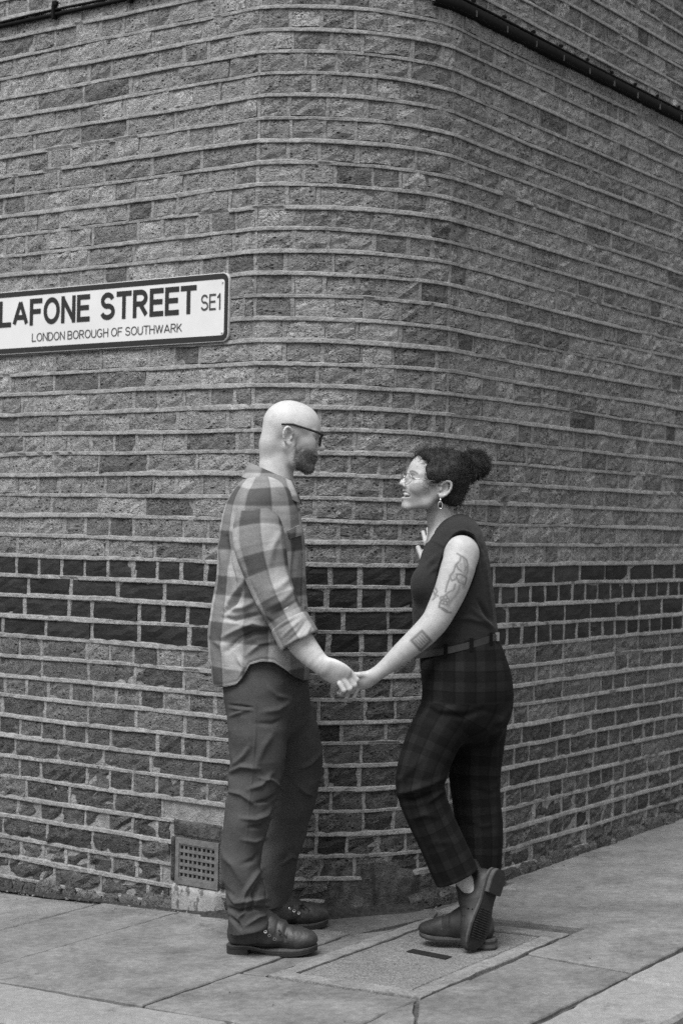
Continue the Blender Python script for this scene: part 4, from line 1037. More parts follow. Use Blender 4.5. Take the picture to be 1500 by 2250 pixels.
cA, cB = W(640, 1378, 5.505), W(622, 1340, 5.51); cn_ = (cA - cB) / np.linalg.norm(cA - cB)
L_ = [([(620, 1165), (600, 1200), (590, 1250)], 8, .005), ([(515, 1190), (530, 1240), (560, 1290)], 6, .004), ([(650, 1290), (620, 1320), (590, 1335)], 7, .006), ([(655, 1320), (630, 1335), (600, 1350)], 5, -.006), ([(560, 1320), (585, 1350), (605, 1365)], 6, .005),
      ([(640, 1265), (615, 1290), (590, 1300)], 7, .004), ([(600, 1120), (580, 1115), (550, 1125)], 8, .003)]
v, q, at = sleeve([(567, 1136, 5.578, 44, .058), (567, 1158, 5.566, 56, .074), (572, 1200, 5.555, 58, .076), (588, 1265, 5.54, 50, .068), (612, 1325, 5.52, 44, .062), (632, 1365, 5.51, 41, .058), (650, 1400, 5.5, 40, .056)], cA, cn_, None, 43, L_)
mesh_obj('sleeve', v, q, M_SHIRT, shirt, True, at)
dn2 = V3(.1, 0, -1); dn2 /= np.linalg.norm(dn2)
v, q, at = sleeve([(572, 1115, 5.88, 50, .07), (572, 1160, 5.90, 56, .076), (572, 1250, 5.95, 50, .066), (580, 1360, 5.96, 44, .06), (600, 1440, 5.945, 40, .054), (606, 1470, 5.94, 40, .054)], W(604, 1455, 5.94), dn2, None, 47)
mesh_obj('sleeve', v, q, M_SHIRT, shirt, True, at)
# rolled cuff, turned back over the forearm
c0, c1 = np.array(W(634, 1366, 5.508)), np.array(W(659, 1411, 5.492)); T = (c1 - c0) / np.linalg.norm(c1 - c0)
ops = [('u', p_cone(c0, c1, .067, .069), 0), ('i', p_half(lambda P: (P - c1) @ T), .006), ('i', p_half(lambda P: (c0 - P) @ T), .006), ('s', p_cone(c0 + T * .03, c1 + T * .05, .056, .060), .004)]
v, q = sculpt(ops, .0034); v = smooth(v, q, 1); n = normals(v, q)
L_ = [([(620, 1400), (640, 1380), (660, 1362)], 4, .006), ([(630, 1412), (655, 1390), (672, 1365)], 4, -.006), ([(610, 1385), (630, 1372), (650, 1362)], 4, -.005), ([(650, 1415), (672, 1395), (682, 1375)], 4, .006)]
d = folds(v, n, L_) + .002 * cn3(49, 25, 70, 14)(v); e2 = V3(0, 1, 0) - T * T[1]; e1 = np.cross(T, e2)
mesh_obj('rolled_cuff', v + n * d[:, None], q, M_SHIRT, shirt, True, {'pu': np.arctan2((v - c0) @ e2, (v - c0) @ e1) * .08 + .03, 'pv': (v - c0) @ T * .9 + .02})
# collar: a folded band round the neck, points in front
def collar():
    C0 = np.array(W(604, 1054, 5.732)); N = 40; V = []; rows = [(-.012, .000, 0), (.012, .004, 0), (.022, .004, 0), (.024, .010, 0), (.010, .017, .5), (-.014, .026, 1.), (-.017, .0255, 1.), (-.004, .019, .7)]
    for i in range(N + 1):
        a = math.radians(38 + (322 - 38) * i / N)             # 0 = towards the chest
        f = abs(a - math.pi) / math.pi                         # 0 at the nape, ~.8 at the points
        ca, sa = math.cos(a), math.sin(a)
        for z, o, leaf in rows:
            rx, ry = .067 + o * 1.5, .069 + o * 1.5
            tilt = -.034 * ca - .002                           # the collar stands higher at the nape
            drop = leaf * (.010 + .028 * max(0, f - .35) / .45)
            V.append(C0 + V3(rx * ca - .006 + leaf * max(0, f - .5) * .05, ry * sa * (1 + .15 * leaf * f), tilt + z - drop))
    m_ = len(rows); F = [(i * m_ + j, i * m_ + (j + 1) % m_, (i + 1) * m_ + (j + 1) % m_, (i + 1) * m_ + j) for i in range(N) for j in range(m_)]
    F += [tuple(range(m_))[::-1], tuple(N * m_ + j for j in range(m_))]
    at = np.repeat(np.arange(N + 1) * .009, m_)
    return mesh_obj('collar', V, F, M_SHIRT, shirt, True, {'pu': at + .02, 'pv': np.array([p[2] for p in V]) * 1.2 + .03})
collar()
# pieces laid on the cloth: chest pocket with flap, shoulder seam, buttons
tree = BVHTree.FromPolygons([tuple(p) for p in shirt_v], [tuple(map(int, f)) for f in shirt_q])
def on_cloth(x, y, tree, lift=.002):
    d = ray(x, y); h = tree.ray_cast(Vector(cC), Vector(d).normalized())
    if h[0] is None: return None
    return np.array(h[0]) + np.array(h[1]) * lift
def patch(name, corners, tree, mat, parent, th=.003, n=8, attrs=True):
    (a, b, c, d_) = [np.array(p, float) for p in corners]; G1 = []; G2 = []; ok = True
    for i in range(n + 1):
        for j in range(n + 1):
            u, w = i / n, j / n; p = (a * (1 - u) + b * u) * (1 - w) + (d_ * (1 - u) + c * u) * w
            g = on_cloth(p[0], p[1], tree, th); g2 = on_cloth(p[0], p[1], tree, -.004)
            if g is None: return None
            e = i in (0, n) or j in (0, n); G1.append(g); G2.append(g2)
    m_ = n + 1; F = [(i * m_ + j, (i + 1) * m_ + j, (i + 1) * m_ + j + 1, i * m_ + j + 1) for i in range(n) for j in range(n)]
    rim = [j for j in range(m_)] + [i * m_ + n for i in range(1, m_)] + [n * m_ + j for j in range(n - 1, -1, -1)] + [i * m_ for i in range(n - 1, 0, -1)]
    N_ = m_ * m_; F += [(rim[k], rim[(k + 1) % len(rim)], N_ + rim[(k + 1) % len(rim)], N_ + rim[k]) for k in range(len(rim))]
    V = G1 + G2; VA = np.array(V)
    return mesh_obj(name, V, F, mat, parent, False, {'pu': VA[:, 0] * 1.6, 'pv': VA[:, 2]})
patch('pocket_flap', [(630, 1166), (655, 1154), (662, 1176), (634, 1184)], tree, M_SHIRT, shirt, .006)
for x, y in ((655, 1120), (663, 1215), (668, 1275), (670, 1335), (672, 1395)):
    g = on_cloth(x, y, tree, .0015)
    if g is not None: mb = MB(); mb.tube([g, g + V3(.002, -.003, 0)], [.0055, .005], 10); mb.build('button', M_BUTTON, shirt)
# glasses
gl = MB(); P_ = lambda x, y, z: Hm(x, y, z)
gM = empty('glasses', Hm(.1, 0, 0)); adopt(gM, man)
def part(mb, name, mat, parent, smooth=True):
    return mb.build(name, mat, parent, smooth)
for s in (-1, 1):
    mb = MB(); mb.tube([P_(.106, s * .068, .020), P_(.085, s * .0735, .0255), P_(.04, s * .0775, .031), P_(-.006, s * .079, .036), P_(-.03, s * .079, .033), P_(-.046, s * .0775, .028)], [.0046, .0042, .0036, .0034, .0036, .0036], 8); part(mb, 'temple_arm', M_FRAME, gM)
    rim = []
    for k in range(29):
        a = 2 * math.pi * k / 28; cx, cz = math.cos(a), math.sin(a); sx = abs(cx) ** .55 * np.sign(cx); sz = abs(cz) ** .6 * np.sign(cz)
        rim.append(P_(.1055 - .004 * abs(sx), s * (.0385 + .0275 * sx), .0025 + .0195 * sz))
    mb = MB(); mb.tube(rim, .0026, 6, False); part(mb, 'lens_rim', M_FRAME, gM)
    mb = MB(); mb.add([P_(.1045, s * .0385, .0025)] + rim[:28], [(0, 1 + k, 1 + (k + 1) % 28) for k in range(28)]); part(mb, 'lens', M_LENS, gM)
mb = MB(); mb.tube([P_(.105, -.012, .008), P_(.1075, 0, .011), P_(.105, .012, .008)], .0026, 6); part(mb, 'bridge', M_FRAME, gM)
# boots
def gpt(x, y):
    d = ray(x, y); t = (CAM_H + SLC * 6.1) / (SLB * d[0] + SLC * d[1] - d[2]); return cC + d * t
GN = np.array([-SLB, -SLC, 1.]); GN /= np.linalg.norm(GN)
tn = gpt(694, 2096); hn = gpt(503, 2094); dv = (tn - hn) / np.linalg.norm(tn - hn)
fb = Frame(hn + GN * .003, dv, GN, 1.02); bn = boot_parts(fb, man, 'm', .285, (M_BOOT, M_SOLE, M_WELT))
tf = gpt(721, 2036); dv2 = V3(.985, .10, 0); dv2 = dv2 / np.linalg.norm(dv2); dv2[2] = SLB * dv2[0] + SLC * dv2[1]
fb2 = Frame(tf - dv2 * .288 + GN * .003, dv2, GN, 1.0); bf = boot_parts(fb2, man, 'm', .285, (M_BOOT, M_SOLE, M_WELT))
for Fb, up_, spots in ((fb, bn, ((583, 2047), (592, 2055), (603, 2063))), (fb2, bf, ((637, 1996), (646, 2001), (656, 2006)))):
    bt_ = BVHTree.FromObject(up_, bpy.context.evaluated_depsgraph_get()); prev = None
    for x, y in spots:
        d_ = Vector(ray(x, y)).normalized(); hit = bt_.ray_cast(Vector(cC), d_)
        if hit[0] is None: continue
        c0 = np.array(hit[0]); ax = np.array(hit[1]); e1 = np.cross(ax, Fb.f); e1 /= np.linalg.norm(e1); e2 = np.cross(ax, e1); c0 = c0 + ax * .0012
        mb = MB(); mb.tube([c0 + .0042 * (math.cos(t_) * e1 + math.sin(t_) * e2) for t_ in np.linspace(0, 2 * math.pi, 13)], .0014, 5, False); mb.build('eyelet', M_METAL, up_)
        mb = MB(); top_ = c0 + Fb.l * .026 + Fb.u * .012 + Fb.f * .006; mb.tube([c0 - ax * .003, c0 + ax * .004 + Fb.l * .006, (c0 + top_) / 2 + Fb.u * .008, top_], .0026, 6); mb.build('lace', M_LACE, up_, True); prev = c0
    if prev is not None:
        b0 = prev + Fb.l * .022 + Fb.u * .018 + Fb.f * .004
        mb = MB(); mb.tube([b0, b0 + Fb.f * .012 - Fb.l * .018 + Fb.u * .010, b0 + Fb.f * .022 - Fb.l * .030 + Fb.u * .002, b0 + Fb.f * .014 - Fb.l * .022 - Fb.u * .004, b0], .0022, 6, False); mb.tube([b0, b0 + Fb.f * .016 - Fb.l * .006 + Fb.u * .004, b0 + Fb.f * .034 - Fb.l * .016 - Fb.u * .014], .0022, 6, False); mb.build('lace_bow', M_LACE, up_, True)

# ------------------------------------------------------------------ woman in a dark sleeveless top
M_HEEL = plain('stacked_heel', .055, .6, .3, .3, 60)
M_TOP = cloth('charcoal_jersey', .022, 1100, .2, .9, .05).m
M_TARTAN = plaid('dark_tartan_wool', .0135, .0088, .0055, .062, .066, .4, (.1, .2), .0, (.55, .5))
M_BELT = plain('worn_leather_belt', .028, .5, .4, .3, 40); M_WBOOT = plain('oiled_boot_leather', .02, .58, .35, .5, 26, .001)
M_TEETH = plain('teeth', .72, .3, .5, .05); M_WIRE = plain('pale_wire', .4, .25, .5, .1); M_WIRE.node_tree.nodes['Principled BSDF'].inputs['Metallic'].default_value = .8
mh = Mat('dark_curly_hair', .5, .35); nh = mh.noise(140, 4, .7, mh.co((1, 1, 1.2)), 1.5); mh.grey(mh.rng(nh, .3, .7, .006, .022)); mh.bump(nh, .004, 1.); M_HAIR = mh.m
M_STONE = plain('black_stone', .006, .15, .6, .1)
wom = empty('person', (W(1000, 2070, 5.65)[0], 5.65, gz(.4, 5.65)), 'smiling woman with dark curly bun, black sleeveless top, tartan trousers and ankle boots, facing left', 'person')
yw, pt_ = math.radians(16), math.radians(11)
Hw = Frame((0, 0, 0), (-math.cos(yw) * math.cos(pt_), -math.sin(yw) * math.cos(pt_), math.sin(pt_)), (math.sin(pt_), 0, math.cos(pt_)), .99, 1.0, .93)
ear = W(978, 1074, 5.60); Hw.O = ear - (Hw(-.017, .0755, -.006) - Hw.O)
ops = head_ops(Hw, True, True)
ops += [('u', p_tube(K([(972, 1100, 5.69, 36, .050), (974, 1140, 5.69, 37, .049), (983, 1172, 5.685, 44, .058), (995, 1205, 5.68, 58, .10)])), .018),
        ('u', p_tube(K([(998, 1215, 5.68, 55, .12), (996, 1290, 5.68, 74, .12), (998, 1370, 5.68, 78, .11), (1008, 1440, 5.68, 78, .125), (1030, 1520, 5.68, 76, .13)])), .04)]
for leg in ([(1005, 1520, 5.60, 56, .075), (945, 1640, 5.565, 46, .062), (918, 1722, 5.54, 36, .05), (945, 1800, 5.555, 32, .045), (985, 1885, 5.57, 24, .036), (1022, 1938, 5.568, 19, .028), (1040, 1962, 5.56, 17, .026)],
            [(1055, 1520, 5.74, 56, .075), (1046, 1700, 5.735, 44, .06), (1050, 1800, 5.72, 36, .05), (1042, 1920, 5.69, 22, .034), (1030, 2000, 5.67, 19, .03)]):
    ops.append(('u', p_tube(K(leg)), .03))
ARM = [(1016, 1212, 5.555, 34, .046), (1006, 1246, 5.535, 38, .049), (990, 1295, 5.52, 35.5, .046), (968, 1342, 5.508, 32, .042), (953, 1368, 5.50, 30, .039), (925, 1398, 5.498, 28.5, .037), (885, 1433, 5.497, 24, .032), (848, 1465, 5.497, 18, .024), (822, 1484, 5.497, 15, .020)]
ops.append(('u', p_tube(K(ARM)), .02)); ops.append(('u', p_ell(W(1013, 1217, 5.552), (.056, .044, .060)), .012))
ops.append(('u', p_tube(K([(824, 1484, 5.497, 15, .019), (806, 1493, 5.50, 20, .0165), (788, 1497, 5.503, 21, .0155), (778, 1499, 5.506, 17, .014)]), depth=(.1, 1, .3)), .008))
hand_w = [([(806, 1484, 5.492), (790, 1483, 5.488), (775, 1482, 5.492), (764, 1484, 5.50)], .0100, .0078), ([(786, 1502, 5.508), (784, 1516, 5.502), (778, 1531, 5.486)], .0086, .0066), ([(778, 1503, 5.512), (769, 1518, 5.502), (761, 1532, 5.484)], .0086, .0066),
          ([(772, 1502, 5.514), (752, 1513, 5.506), (744, 1523, 5.492)], .0082, .0064)]
for p_, a_, b__ in hand_w: finger(ops, p_, a_, b__)
ops.append(('u', p_tube(K([(1000, 1205, 5.82, 34, .046), (1012, 1255, 5.93, 30, .042), (1010, 1295, 6.03, 27, .038), (980, 1280, 6.10, 22, .032), (957, 1255, 6.155, 17, .023)])), .02))
ops.append(('u', p_tube(K([(957, 1255, 6.155, 18, .020), (949, 1232, 6.17, 21, .016), (945, 1210, 6.18, 20, .014)])), .01))
for p_, a_, b__ in (([(940, 1208, 6.175), (934, 1190, 6.180), (929, 1170, 6.212)], .0100, .0076), ([(948, 1202, 6.18), (943, 1184, 6.183), (940, 1163, 6.215)], .0100, .0074), ([(952, 1200, 6.18), (953, 1180, 6.20), (953, 1165, 6.22)], .008, .006), ([(958, 1206, 6.18), (963, 1190, 6.20), (966, 1178, 6.22)], .0075, .0058), ([(942, 1246, 6.162), (928, 1228, 6.162), (918, 1204, 6.185)], .0130, .0092)): finger(ops, p_, a_, b__)
v, q = sculpt(ops, .0028); v = smooth(v, q, 1, .4); n = normals(v, q)
lx, ly, lz = Hw.inv(v)
ink = np.zeros(len(v)); hd = np.hypot(lx, lz) < .16
eb = np.exp(-((lz - .031 + 14 * (np.abs(ly) - .028) ** 2) / .0032) ** 2) * (np.abs(ly) > .012) * (np.abs(ly) < .052) * (lx > .06) * hd; ink = np.maximum(ink, eb * .85)
ey = np.exp(-((lz - .0065 + 6 * (np.abs(ly) - .03) ** 2) / .0022) ** 2) * (np.abs(np.abs(ly) - .0315) < .014) * (lx > .07) * hd; ink = np.maximum(ink, ey * .9)
lp = (np.exp(-((lz + .0440) / .003) ** 2) + np.exp(-((lz + .0705) / .0035) ** 2)) * (np.abs(ly) < .026) * (lx > .078) * hd; ink = np.maximum(ink, lp * .30)
X, Y = to_px(v); onarm = (v[:, 1] < 5.56) & (n[:, 1] < .15)
T_ = [([(1004, 1216), (1012, 1222), (1010, 1232), (1002, 1240), (1006, 1250), (1014, 1256)], 2, .5), ([(1014, 1222), (1024, 1230), (1027, 1242), (1021, 1252)], 2, .5), ([(1019, 1228), (1022, 1250), (1016, 1268)], 4.5, .35), ([(1027, 1244), (1026, 1258), (1020, 1268)], 3, .4),
      ([(1001, 1240), (996, 1256), (988, 1266), (992, 1276), (1001, 1272), (1004, 1262)], 2, .5), ([(1002, 1262), (1012, 1262), (1024, 1270), (1021, 1284), (1008, 1280), (1002, 1268)], 2, .5), ([(1006, 1274), (1016, 1278), (1018, 1290)], 5, .35), ([(988, 1268), (982, 1284), (978, 1300)], 2, .5),
      ([(1000, 1284), (996, 1296), (984, 1302), (974, 1312)], 2.2, .5), ([(1010, 1286), (1006, 1298), (1000, 1308), (992, 1318), (984, 1330)], 4, .38), ([(972, 1316), (966, 1324), (964, 1334), (972, 1336), (982, 1342)], 2.4, .55), ([(970, 1338), (980, 1345), (990, 1346)], 2.2, .5)]
for k in range(5):
    a = 2 * math.pi * k / 5; c = (976 + 6.5 * math.cos(a), 1319 + 6.5 * math.sin(a)); T_.append(([(c[0] + 4.2 * math.cos(b), c[1] + 4.2 * math.sin(b)) for b in np.linspace(0, 6.28, 9)], 1.5, .5))
T_ += [([(1012, 1240), (1014, 1252)], 6, .22), ([(1000, 1290), (994, 1304), (986, 1316)], 7, .26), ([(1012, 1270), (1014, 1280)], 6, .26), ([(970, 1324), (984, 1334)], 6, .26), ([(994, 1262), (998, 1268)], 4, .2), ([(956, 1292), (960, 1300), (955, 1306), (962, 1310)], 2, .45), ([(952, 1300), (956, 1312), (950, 1318)], 2, .4)]
cr_ = [(926.5, 1385), (947, 1408), (923.5, 1430), (902, 1407)]
for k in (1.0, .86): T_.append(([(924.7 + (x - 924.7) * k, 1407.5 + (y - 1407.5) * k) for x, y in cr_ + cr_[:1]], 1.7, .5))
for t_ in (.24, .42, .6, .78):
    a = np.array(cr_[0]) * (1 - t_) + np.array(cr_[3]) * t_; b = np.array(cr_[1]) * (1 - t_) + np.array(cr_[2]) * t_; T_.append(([tuple(a * .80 + b * .20), tuple(a * .22 + b * .78)], 2.0, .42))
for pts, w, s_ in T_:
    m_ = onarm & (X > min(p[0] for p in pts) - 12) & (X < max(p[0] for p in pts) + 12) & (Y > min(p[1] for p in pts) - 12) & (Y < max(p[1] for p in pts) + 12)
    dd, _t = seg_dist2(X[m_], Y[m_], pts); ink[m_] = np.maximum(ink[m_], min(.9, 1.6 * s_) * np.exp(-(dd / max(w, 2.3)) ** 2))
bodyW = mesh_obj('body', v, q, M_SKIN_W, wom, True, {'beard': np.zeros(len(v)), 'ink': ink})
mb = MB(); mb.tube([Hw(.066 + .0245 * math.cos(a) ** .7, .0295 * math.sin(a), -.0520 + .0030 * abs(math.sin(a)) ** 2) for a in np.radians(np.linspace(-80, 80, 17))], .0062, 8); mb.build('teeth', M_TEETH, wom, True)

# trousers
PEL = [(1008, 1385, 5.68, 78, .125), (1010, 1415, 5.68, 84, .14), (1016, 1455, 5.68, 95, .155), (1027, 1500, 5.68, 98, .165), (1032, 1535, 5.68, 95, .165), (1035, 1565, 5.68, 82, .155)]
NL = [(1000, 1490, 5.615, 76, .11), (990, 1555, 5.60, 70, .108), (962, 1605, 5.58, 62, .10), (939, 1655, 5.565, 58, .092), (923, 1700, 5.55, 56, .087), (921, 1735, 5.548, 53, .084), (938, 1785, 5.552, 50, .08), (968, 1850, 5.56, 48, .078), (1003, 1927, 5.568, 50, .078), (1030, 1985, 5.57, 52, .078)]
FL = [(1050, 1490, 5.745, 72, .11), (1046, 1570, 5.745, 68, .106), (1047, 1640, 5.74, 60, .096), (1044, 1700, 5.735, 58, .09), (1047, 1760, 5.73, 54, .086), (1050, 1800, 5.725, 53, .084), (1053, 1850, 5.715, 49, .08), (1053, 1980, 5.70, 43, .074)]
hA, hB = W(955, 1951, 5.568), W(1051, 1906, 5.568); hd_ = hB - hA; hn_ = np.cross(hd_, V3(0, 1, 0)); hn_ /= np.linalg.norm(hn_); hn_ = hn_ if hn_[2] < 0 else -hn_
zF = W(1053, 1930, 5.71)[2]
ops = [('u', p_tube(K(PEL)), 0), ('u', p_clip(p_tube(K(NL)), lambda P: (P - hA) @ hn_), .025), ('u', p_clip(p_tube(K(FL)), lambda P: zF - P[..., 2]), .022),
       ('s', p_cone(W(1000, 1918, 5.568), W(1034, 1985, 5.568), .060, .064), .003), ('i', p_half(lambda P: P[..., 2] - W(1005, 1392, 5.68)[2] - .24 * (P[..., 0] - W(1005, 1392, 5.68)[0])), .003)]
v, q = sculpt(ops, .0036); v = smooth(v, q, 1); n = normals(v, q)
L_ = [([(870, 1745), (900, 1738), (940, 1725), (985, 1705)], 7, .009), ([(875, 1760), (910, 1760), (955, 1742)], 6, -.008), ([(866, 1720), (895, 1700), (930, 1660)], 8, .006), ([(950, 1540), (935, 1570), (915, 1600)], 9, .006), ([(1000, 1560), (965, 1560), (938, 1540)], 8, .007),
      ([(1060, 1560), (1020, 1575), (975, 1570)], 7, -.006), ([(1122, 1555), (1100, 1585), (1085, 1640)], 8, .008), ([(1110, 1590), (1090, 1600), (1070, 1640)], 7, -.007), ([(1090, 1640), (1088, 1740), (1085, 1860)], 5, .005), ([(1098, 1720), (1075, 1735), (1040, 1725)], 7, .005),
      ([(985, 1730), (960, 1745), (940, 1765)], 6, .008), ([(905, 1800), (930, 1790), (960, 1795)], 7, .004), ([(1105, 1440), (1113, 1480), (1118, 1520)], 4, -.004), ([(1030, 1800), (1060, 1815), (1095, 1805)], 7, .004), ([(935, 1860), (960, 1850), (1000, 1850)], 7, .003)]
d = 1.3 * folds(v, n, L_) + .0026 * cn3(61, 9, 28, 14, (1, 1, 1.2))(v) - .002 * np.abs(cn3(62, 12, 32, 14, (1.3, 1.3, .7))(v))
def axis_uv(v, keysets, rad):
    best = np.full(len(v), 9.); U_ = np.zeros(len(v)); V_ = np.zeros(len(v))
    for keys in keysets:
        kk = catmull([k for k in K(keys)], 3); s0 = 0
        for a, b in zip(kk[:-1], kk[1:]):
            T = b[:3] - a[:3]; L = np.linalg.norm(T); T = T / L; w = np.clip((v - a[:3]) @ T, 0, L); qv = v - a[:3] - w[:, None] * T; dd = np.linalg.norm(qv, axis=1) / a[4]
            e2 = V3(0, 1, 0) - T * T[1]; e2 /= np.linalg.norm(e2); e1 = np.cross(T, e2); m_ = dd < best
            V_[m_] = (s0 + w)[m_]; U_[m_] = (np.arctan2(qv @ e2, qv @ e1) * rad)[m_]; best[m_] = dd[m_]; s0 += L
    return U_, V_
pu, pv = axis_uv(v, [NL, FL], .085)
pz = np.clip((v[:, 2] - W(1000, 1560, 5.6)[2]) / .06, 0, 1)     # one cloth above the fork
ang = np.arctan2(v[:, 1] - 5.68, v[:, 0] - W(1025, 1500, 5.68)[0])
pu = np.where(pz > .5, v[:, 0] * .9 - 1.2 * (v[:, 1] - 5.5) * (v[:, 1] > 5.68), pu); pv = np.where(pz > .5, -v[:, 2], pv)
trW = mesh_obj('trousers', v + n * d[:, None], q, M_TARTAN, wom, True, {'pu': pu, 'pv': pv})
# top
TOP = [(1004, 1166, 5.685, 40, .085), (1003, 1185, 5.685, 56, .135), (999, 1225, 5.68, 73, .15), (996, 1270, 5.68, 83, .148), (995, 1320, 5.68, 91, .142), (997, 1360, 5.68, 92, .138), (1002, 1390, 5.68, 91, .138), (1006, 1425, 5.68, 86, .138)]
wA = W(1092, 1391, 5.68); wB = W(915, 1440, 5.68); wn = np.cross(wB - wA, V3(0, 1, 0)); wn /= np.linalg.norm(wn); wn = wn if wn[2] < 0 else -wn
ops = [('u', p_tube(K(TOP)), 0), ('u', p_cone(W(1002, 1178, 5.63), W(1020, 1196, 5.565), .05, .044), .03), ('u', p_cone(W(1002, 1178, 5.74), W(1012, 1196, 5.80), .05, .044), .03),
       ('u', p_ell(W(930, 1285, 5.615), (.045, .055, .06)), .03), ('u', p_ell(W(930, 1285, 5.745), (.045, .055, .06)), .03),
       ('s', p_tube([(a, b, c, d_ + .0055, e + .02) for a, b, c, d_, e in K([(1018, 1200, 5.52, 30, .045)] + ARM[1:4])]), .004),
       ('s', p_tube([(a, b, c, d_ + .006, e + .006) for a, b, c, d_, e in K([(1000, 1205, 5.85, 34, .046), (1012, 1255, 5.94, 32, .042), (1010, 1295, 6.03, 27, .038)])]), .004),
       ('s', p_tube([(a, b, c, d_ + .004, e + .004) for a, b, c, d_, e in K([(968, 1130, 5.69, 38, .052), (974, 1155, 5.69, 40, .053), (979, 1172, 5.686, 41, .056)])]), .005), ('i', p_half(lambda P: (P - wA) @ wn), .004)]
v, q = sculpt(ops, .0032); v = smooth(v, q, 1); n = normals(v, q)
L_ = [([(1040, 1340), (1060, 1360), (1085, 1380)], 6, .008), ([(990, 1360), (1030, 1358), (1070, 1372)], 6, .006), ([(1050, 1320), (1065, 1345), (1080, 1370)], 5, -.007), ([(930, 1250), (950, 1230), (965, 1215)], 6, .004), ([(940, 1262), (955, 1250), (962, 1240)], 5, .004), ([(1066, 1230), (1074, 1300), (1084, 1370)], 3, .004),
      ([(1005, 1166), (1035, 1180), (1055, 1210), (1058, 1260)], 2.5, -.0035), ([(1012, 1150), (1045, 1178), (1064, 1215)], 3, -.003), ([(915, 1340), (950, 1370), (990, 1385)], 8, .005), ([(925, 1400), (960, 1395), (1000, 1400)], 6, -.005), ([(950, 1185), (975, 1200), (985, 1180)], 5, .003)]
d = 1.3 * folds(v, n, L_) + .0022 * cn3(65, 10, 30, 14)(v) - .0018 * np.abs(cn3(66, 14, 36, 14)(v))
mesh_obj('sleeveless_top', v + n * d[:, None], q, M_TOP, wom, True)
# belt round the hips
def ring_band(c, rx, ry, tilt, z0, z1, th, mat, name, parent, a0=0., a1=360., N=72, lift=0.):
    V = []; 
    for i in range(N + 1):
        a = math.radians(a0 + (a1 - a0) * i / N); ca, sa = math.cos(a), math.sin(a)
        for o, z in ((0, z0), (th, z0), (th, z1), (0, z1)): V.append((c[0] + (rx + o) * ca, c[1] + (ry + o) * sa, c[2] + z + tilt * rx * ca))
    F = [(i * 4 + j, i * 4 + (j + 1) % 4, (i + 1) * 4 + (j + 1) % 4, (i + 1) * 4 + j) for i in range(N) for j in range(4)]
    return mesh_obj(name, V, F, mat, parent)
bc = W(1004, 1416, 5.68)
belt = ring_band(bc, .1335, .145, .265, -.011, .011, .003, M_BELT, 'belt', wom)
for a in (250, 285, 318):
    ca, sa = math.cos(math.radians(a)), math.sin(math.radians(a)); c = np.array([bc[0] + .1385 * ca, bc[1] + .150 * sa, bc[2] + .265 * .1335 * ca]); tn_ = V3(-sa, ca, 0)
    mb = MB(); mb.add([c + tn_ * x + V3(ca, sa, 0) * y + V3(0, 0, z) for x in (-.006, .006) for y in (-.002, .002) for z in (-.022, .022)], [(0, 1, 3, 2), (4, 6, 7, 5), (0, 4, 5, 1), (2, 3, 7, 6), (0, 2, 6, 4), (1, 5, 7, 3)]); mb.build('belt_loop', M_TARTAN, trW)
ca, sa = math.cos(math.radians(335)), math.sin(math.radians(335)); c = np.array([bc[0] + .139 * ca, bc[1] + .151 * sa, bc[2] + .265 * .1335 * ca]); tn_ = V3(-sa, ca, 0)
mb = MB(); mb.add([c + tn_ * x + V3(ca, sa, 0) * y + V3(0, 0, z) for x in (-.011, .011) for y in (-.002, .004) for z in (-.014, .014)], [(0, 1, 3, 2), (4, 6, 7, 5), (0, 4, 5, 1), (2, 3, 7, 6), (0, 2, 6, 4), (1, 5, 7, 3)]); mb.build('buckle', M_METAL, belt)
# hair
ops = [('u', Hw.ell((-.020, 0, .046), (.101, .085, .093)), 0), ('u', Hw.ell((-.055, 0, -.012), (.056, .064, .062)), .02), ('u', Hw.ell((.035, 0, .082), (.042, .058, .034)), .02), ('u', p_ell(W(1045, 1021, 5.68), (.044, .046, .047)), .004), ('u', p_ell(W(1015, 1030, 5.68), (.02, .03, .022)), .006)]
for s in (-1, 1): ops += [('u', Hw.ell((.040, s * .058, .034), (.024, .016, .042)), .014)]
hl = lambda P: (lambda a, b, c: np.maximum(a - (.068 + .22 * np.clip(c - .05, -.1, .1) - .25 * np.clip(np.abs(b) - .03, 0, 1)), 0 * a - 9) )(*Hw.inv(P))
ops.append(('i', p_half(lambda P: hl(P) * .8), .008))
ops.append(('s', Hw.ell((-.012, .082, -.010), (.028, .03, .036)), .006)); ops.append(('s', Hw.ell((.012, .075, -.03), (.030, .03, .034)), .006))
v, q = sculpt(ops, .0032); v = smooth(v, q, 1); n = normals(v, q)
d = .0035 * cn3(71, 90, 240, 22)(v) + .003 * cn3(72, 40, 110, 16)(v)
hv = v + n * d[:, None]
hair = mesh_obj('hair', hv, q, M_HAIR, wom, True)
r = np.random.default_rng(8); sel = r.choice(len(hv), 3600, False); dirs = n[sel] * .8 + r.normal(0, .55, (len(sel), 3))
strands('hair_curls', hv[sel], dirs, .014, M_HAIR, hair, .0005, .004, 2.2, 6, 9)
bx, by = to_px(hv); sel = np.nonzero((bx > 1010) & (by < 1060))[0]; sel = r.choice(sel, 1500, False); strands('bun_curls', hv[sel], n[sel] + r.normal(0, .6, (len(sel), 3)), .018, M_HAIR, hair, .0005, .005, 2.2, 6, 10)
pts = [Hw(.058 - .1 * abs(y) ** 1.2 + r.normal(0, .003), y, .085 - .35 * y * y * 30 * .3 + r.normal(0, .005)) for y in r.uniform(-.06, .06, 420)]
strands('fringe_curls', pts, [Hw.f * .9 + V3(0, 0, .5) + r.normal(0, .5, 3) for _ in pts], .026, M_HAIR, hair, .0005, .005, 2.0, 7, 11)
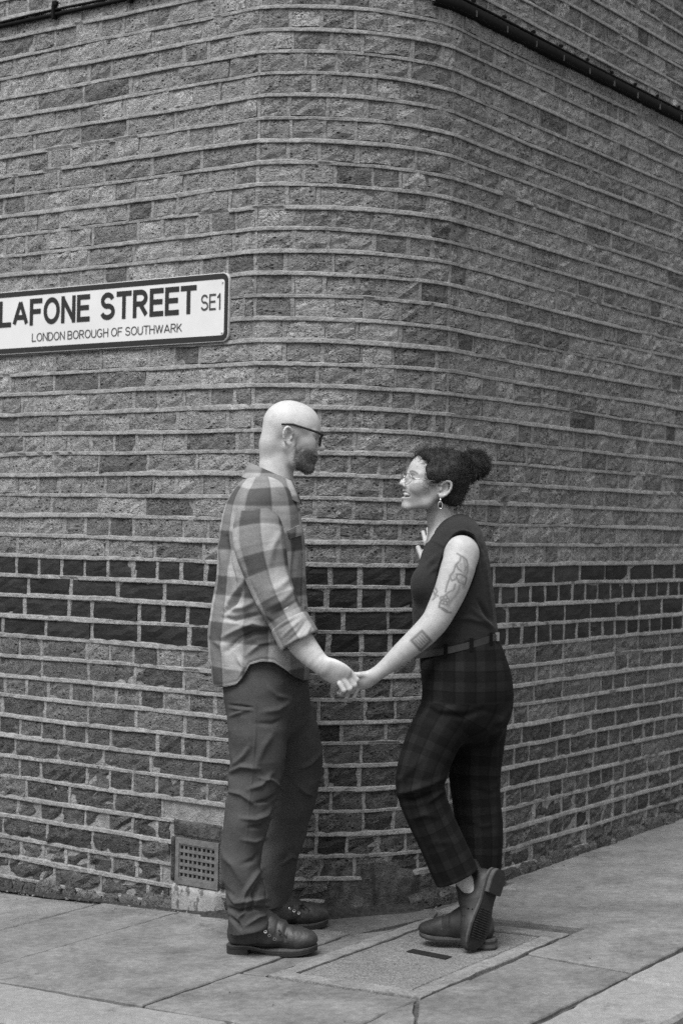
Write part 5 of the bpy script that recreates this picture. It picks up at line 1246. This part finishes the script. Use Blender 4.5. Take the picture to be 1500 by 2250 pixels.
pts = [Hw(.046 + r.normal(0, .006), .060 + r.normal(0, .003), z) for z in r.uniform(-.016, .05, 100)] + [Hw(-.075 + r.normal(0, .012), r.uniform(-.04, .05), -.065 + r.normal(0, .006)) for _ in range(200)]
strands('temple_curls', pts, [V3(-.1, -.3, -1.) + r.normal(0, .5, 3) for _ in pts], .020, M_HAIR, hair, .0005, .004, 2.5, 7, 12)
# glasses
gW = empty('glasses', Hw(.1, 0, 0)); adopt(gW, wom)
for s in (-1, 1):
    cy = .033; rim = [Hw(.108 - .010 * abs(math.cos(a)) ** 2 * (1 if math.cos(a) > 0 else .2), s * (cy + .024 * math.cos(a)), -.001 + .0215 * math.sin(a) * (1.0 if math.sin(a) < 0 else .92)) for a in np.linspace(0, 2 * math.pi, 29)]
    mb = MB(); mb.tube(rim, .0011, 6, False); mb.build('lens_rim', M_WIRE, gW, True)
    mb = MB(); mb.add([Hw(.1065, s * cy, -.001)] + rim[:28], [(0, 1 + k, 1 + (k + 1) % 28) for k in range(28)]); mb.build('lens', M_LENS, gW, True)
    mb = MB(); mb.tube([Hw(.098, s * .057, .004), Hw(.09, s * .066, .006), Hw(.04, s * .0725, .010), Hw(-.012, s * .0775, .020), Hw(-.03, s * .077, .012)], .0011, 6); mb.build('temple_arm', M_WIRE, gW, True)
mb = MB(); mb.tube([Hw(.107, -.010, .004), Hw(.113, 0, .009), Hw(.107, .010, .004)], .0011, 6); mb.build('bridge', M_WIRE, gW, True)
# earring
eO = Hw(-.006, .079, -.045); er = empty('earring', eO); adopt(er, wom)
mb = MB(); mb.tube([eO + V3(.0, -.002, -.004 * k) for k in range(3)], .0032, 8); mb.build('ear_stud', M_METAL, er, True)
mb = MB(); mb.tube([eO + V3(.0068 * math.cos(a), -.003, -.021 + .012 * math.sin(a)) for a in np.linspace(0, 6.283, 21)], .0013, 6, False); mb.build('drop_ring', M_METAL, er, True)
v, q = sculpt([('u', p_ell(eO + V3(0, -.003, -.021), (.0052, .003, .0095)), 0)], .0012); mesh_obj('drop_stone', v, q, M_STONE, er, True)
# boots
tw = gpt(922, 2073); hw_ = gpt(1062, 2083); dv = (tw - hw_) / np.linalg.norm(tw - hw_)
fw = Frame(tw - dv * .262 + GN * .010, dv, GN, 1.03); boot_parts(fw, wom, 'w', .25, (M_WBOOT, M_SOLE, M_HEEL))
toe = W(1046, 2092, 5.478); heel = W(1094, 1921, 5.545); fd = toe - heel; fd /= np.linalg.norm(fd)
fr_ = Frame(toe - fd * .268, fd, (-.72, .68, -.12), 1.05); boot_parts(fr_, wom, 'w', .25, (M_WBOOT, M_SOLE, M_HEEL), label='crossed boot standing on its toe, sole turned outwards', flex=.75)
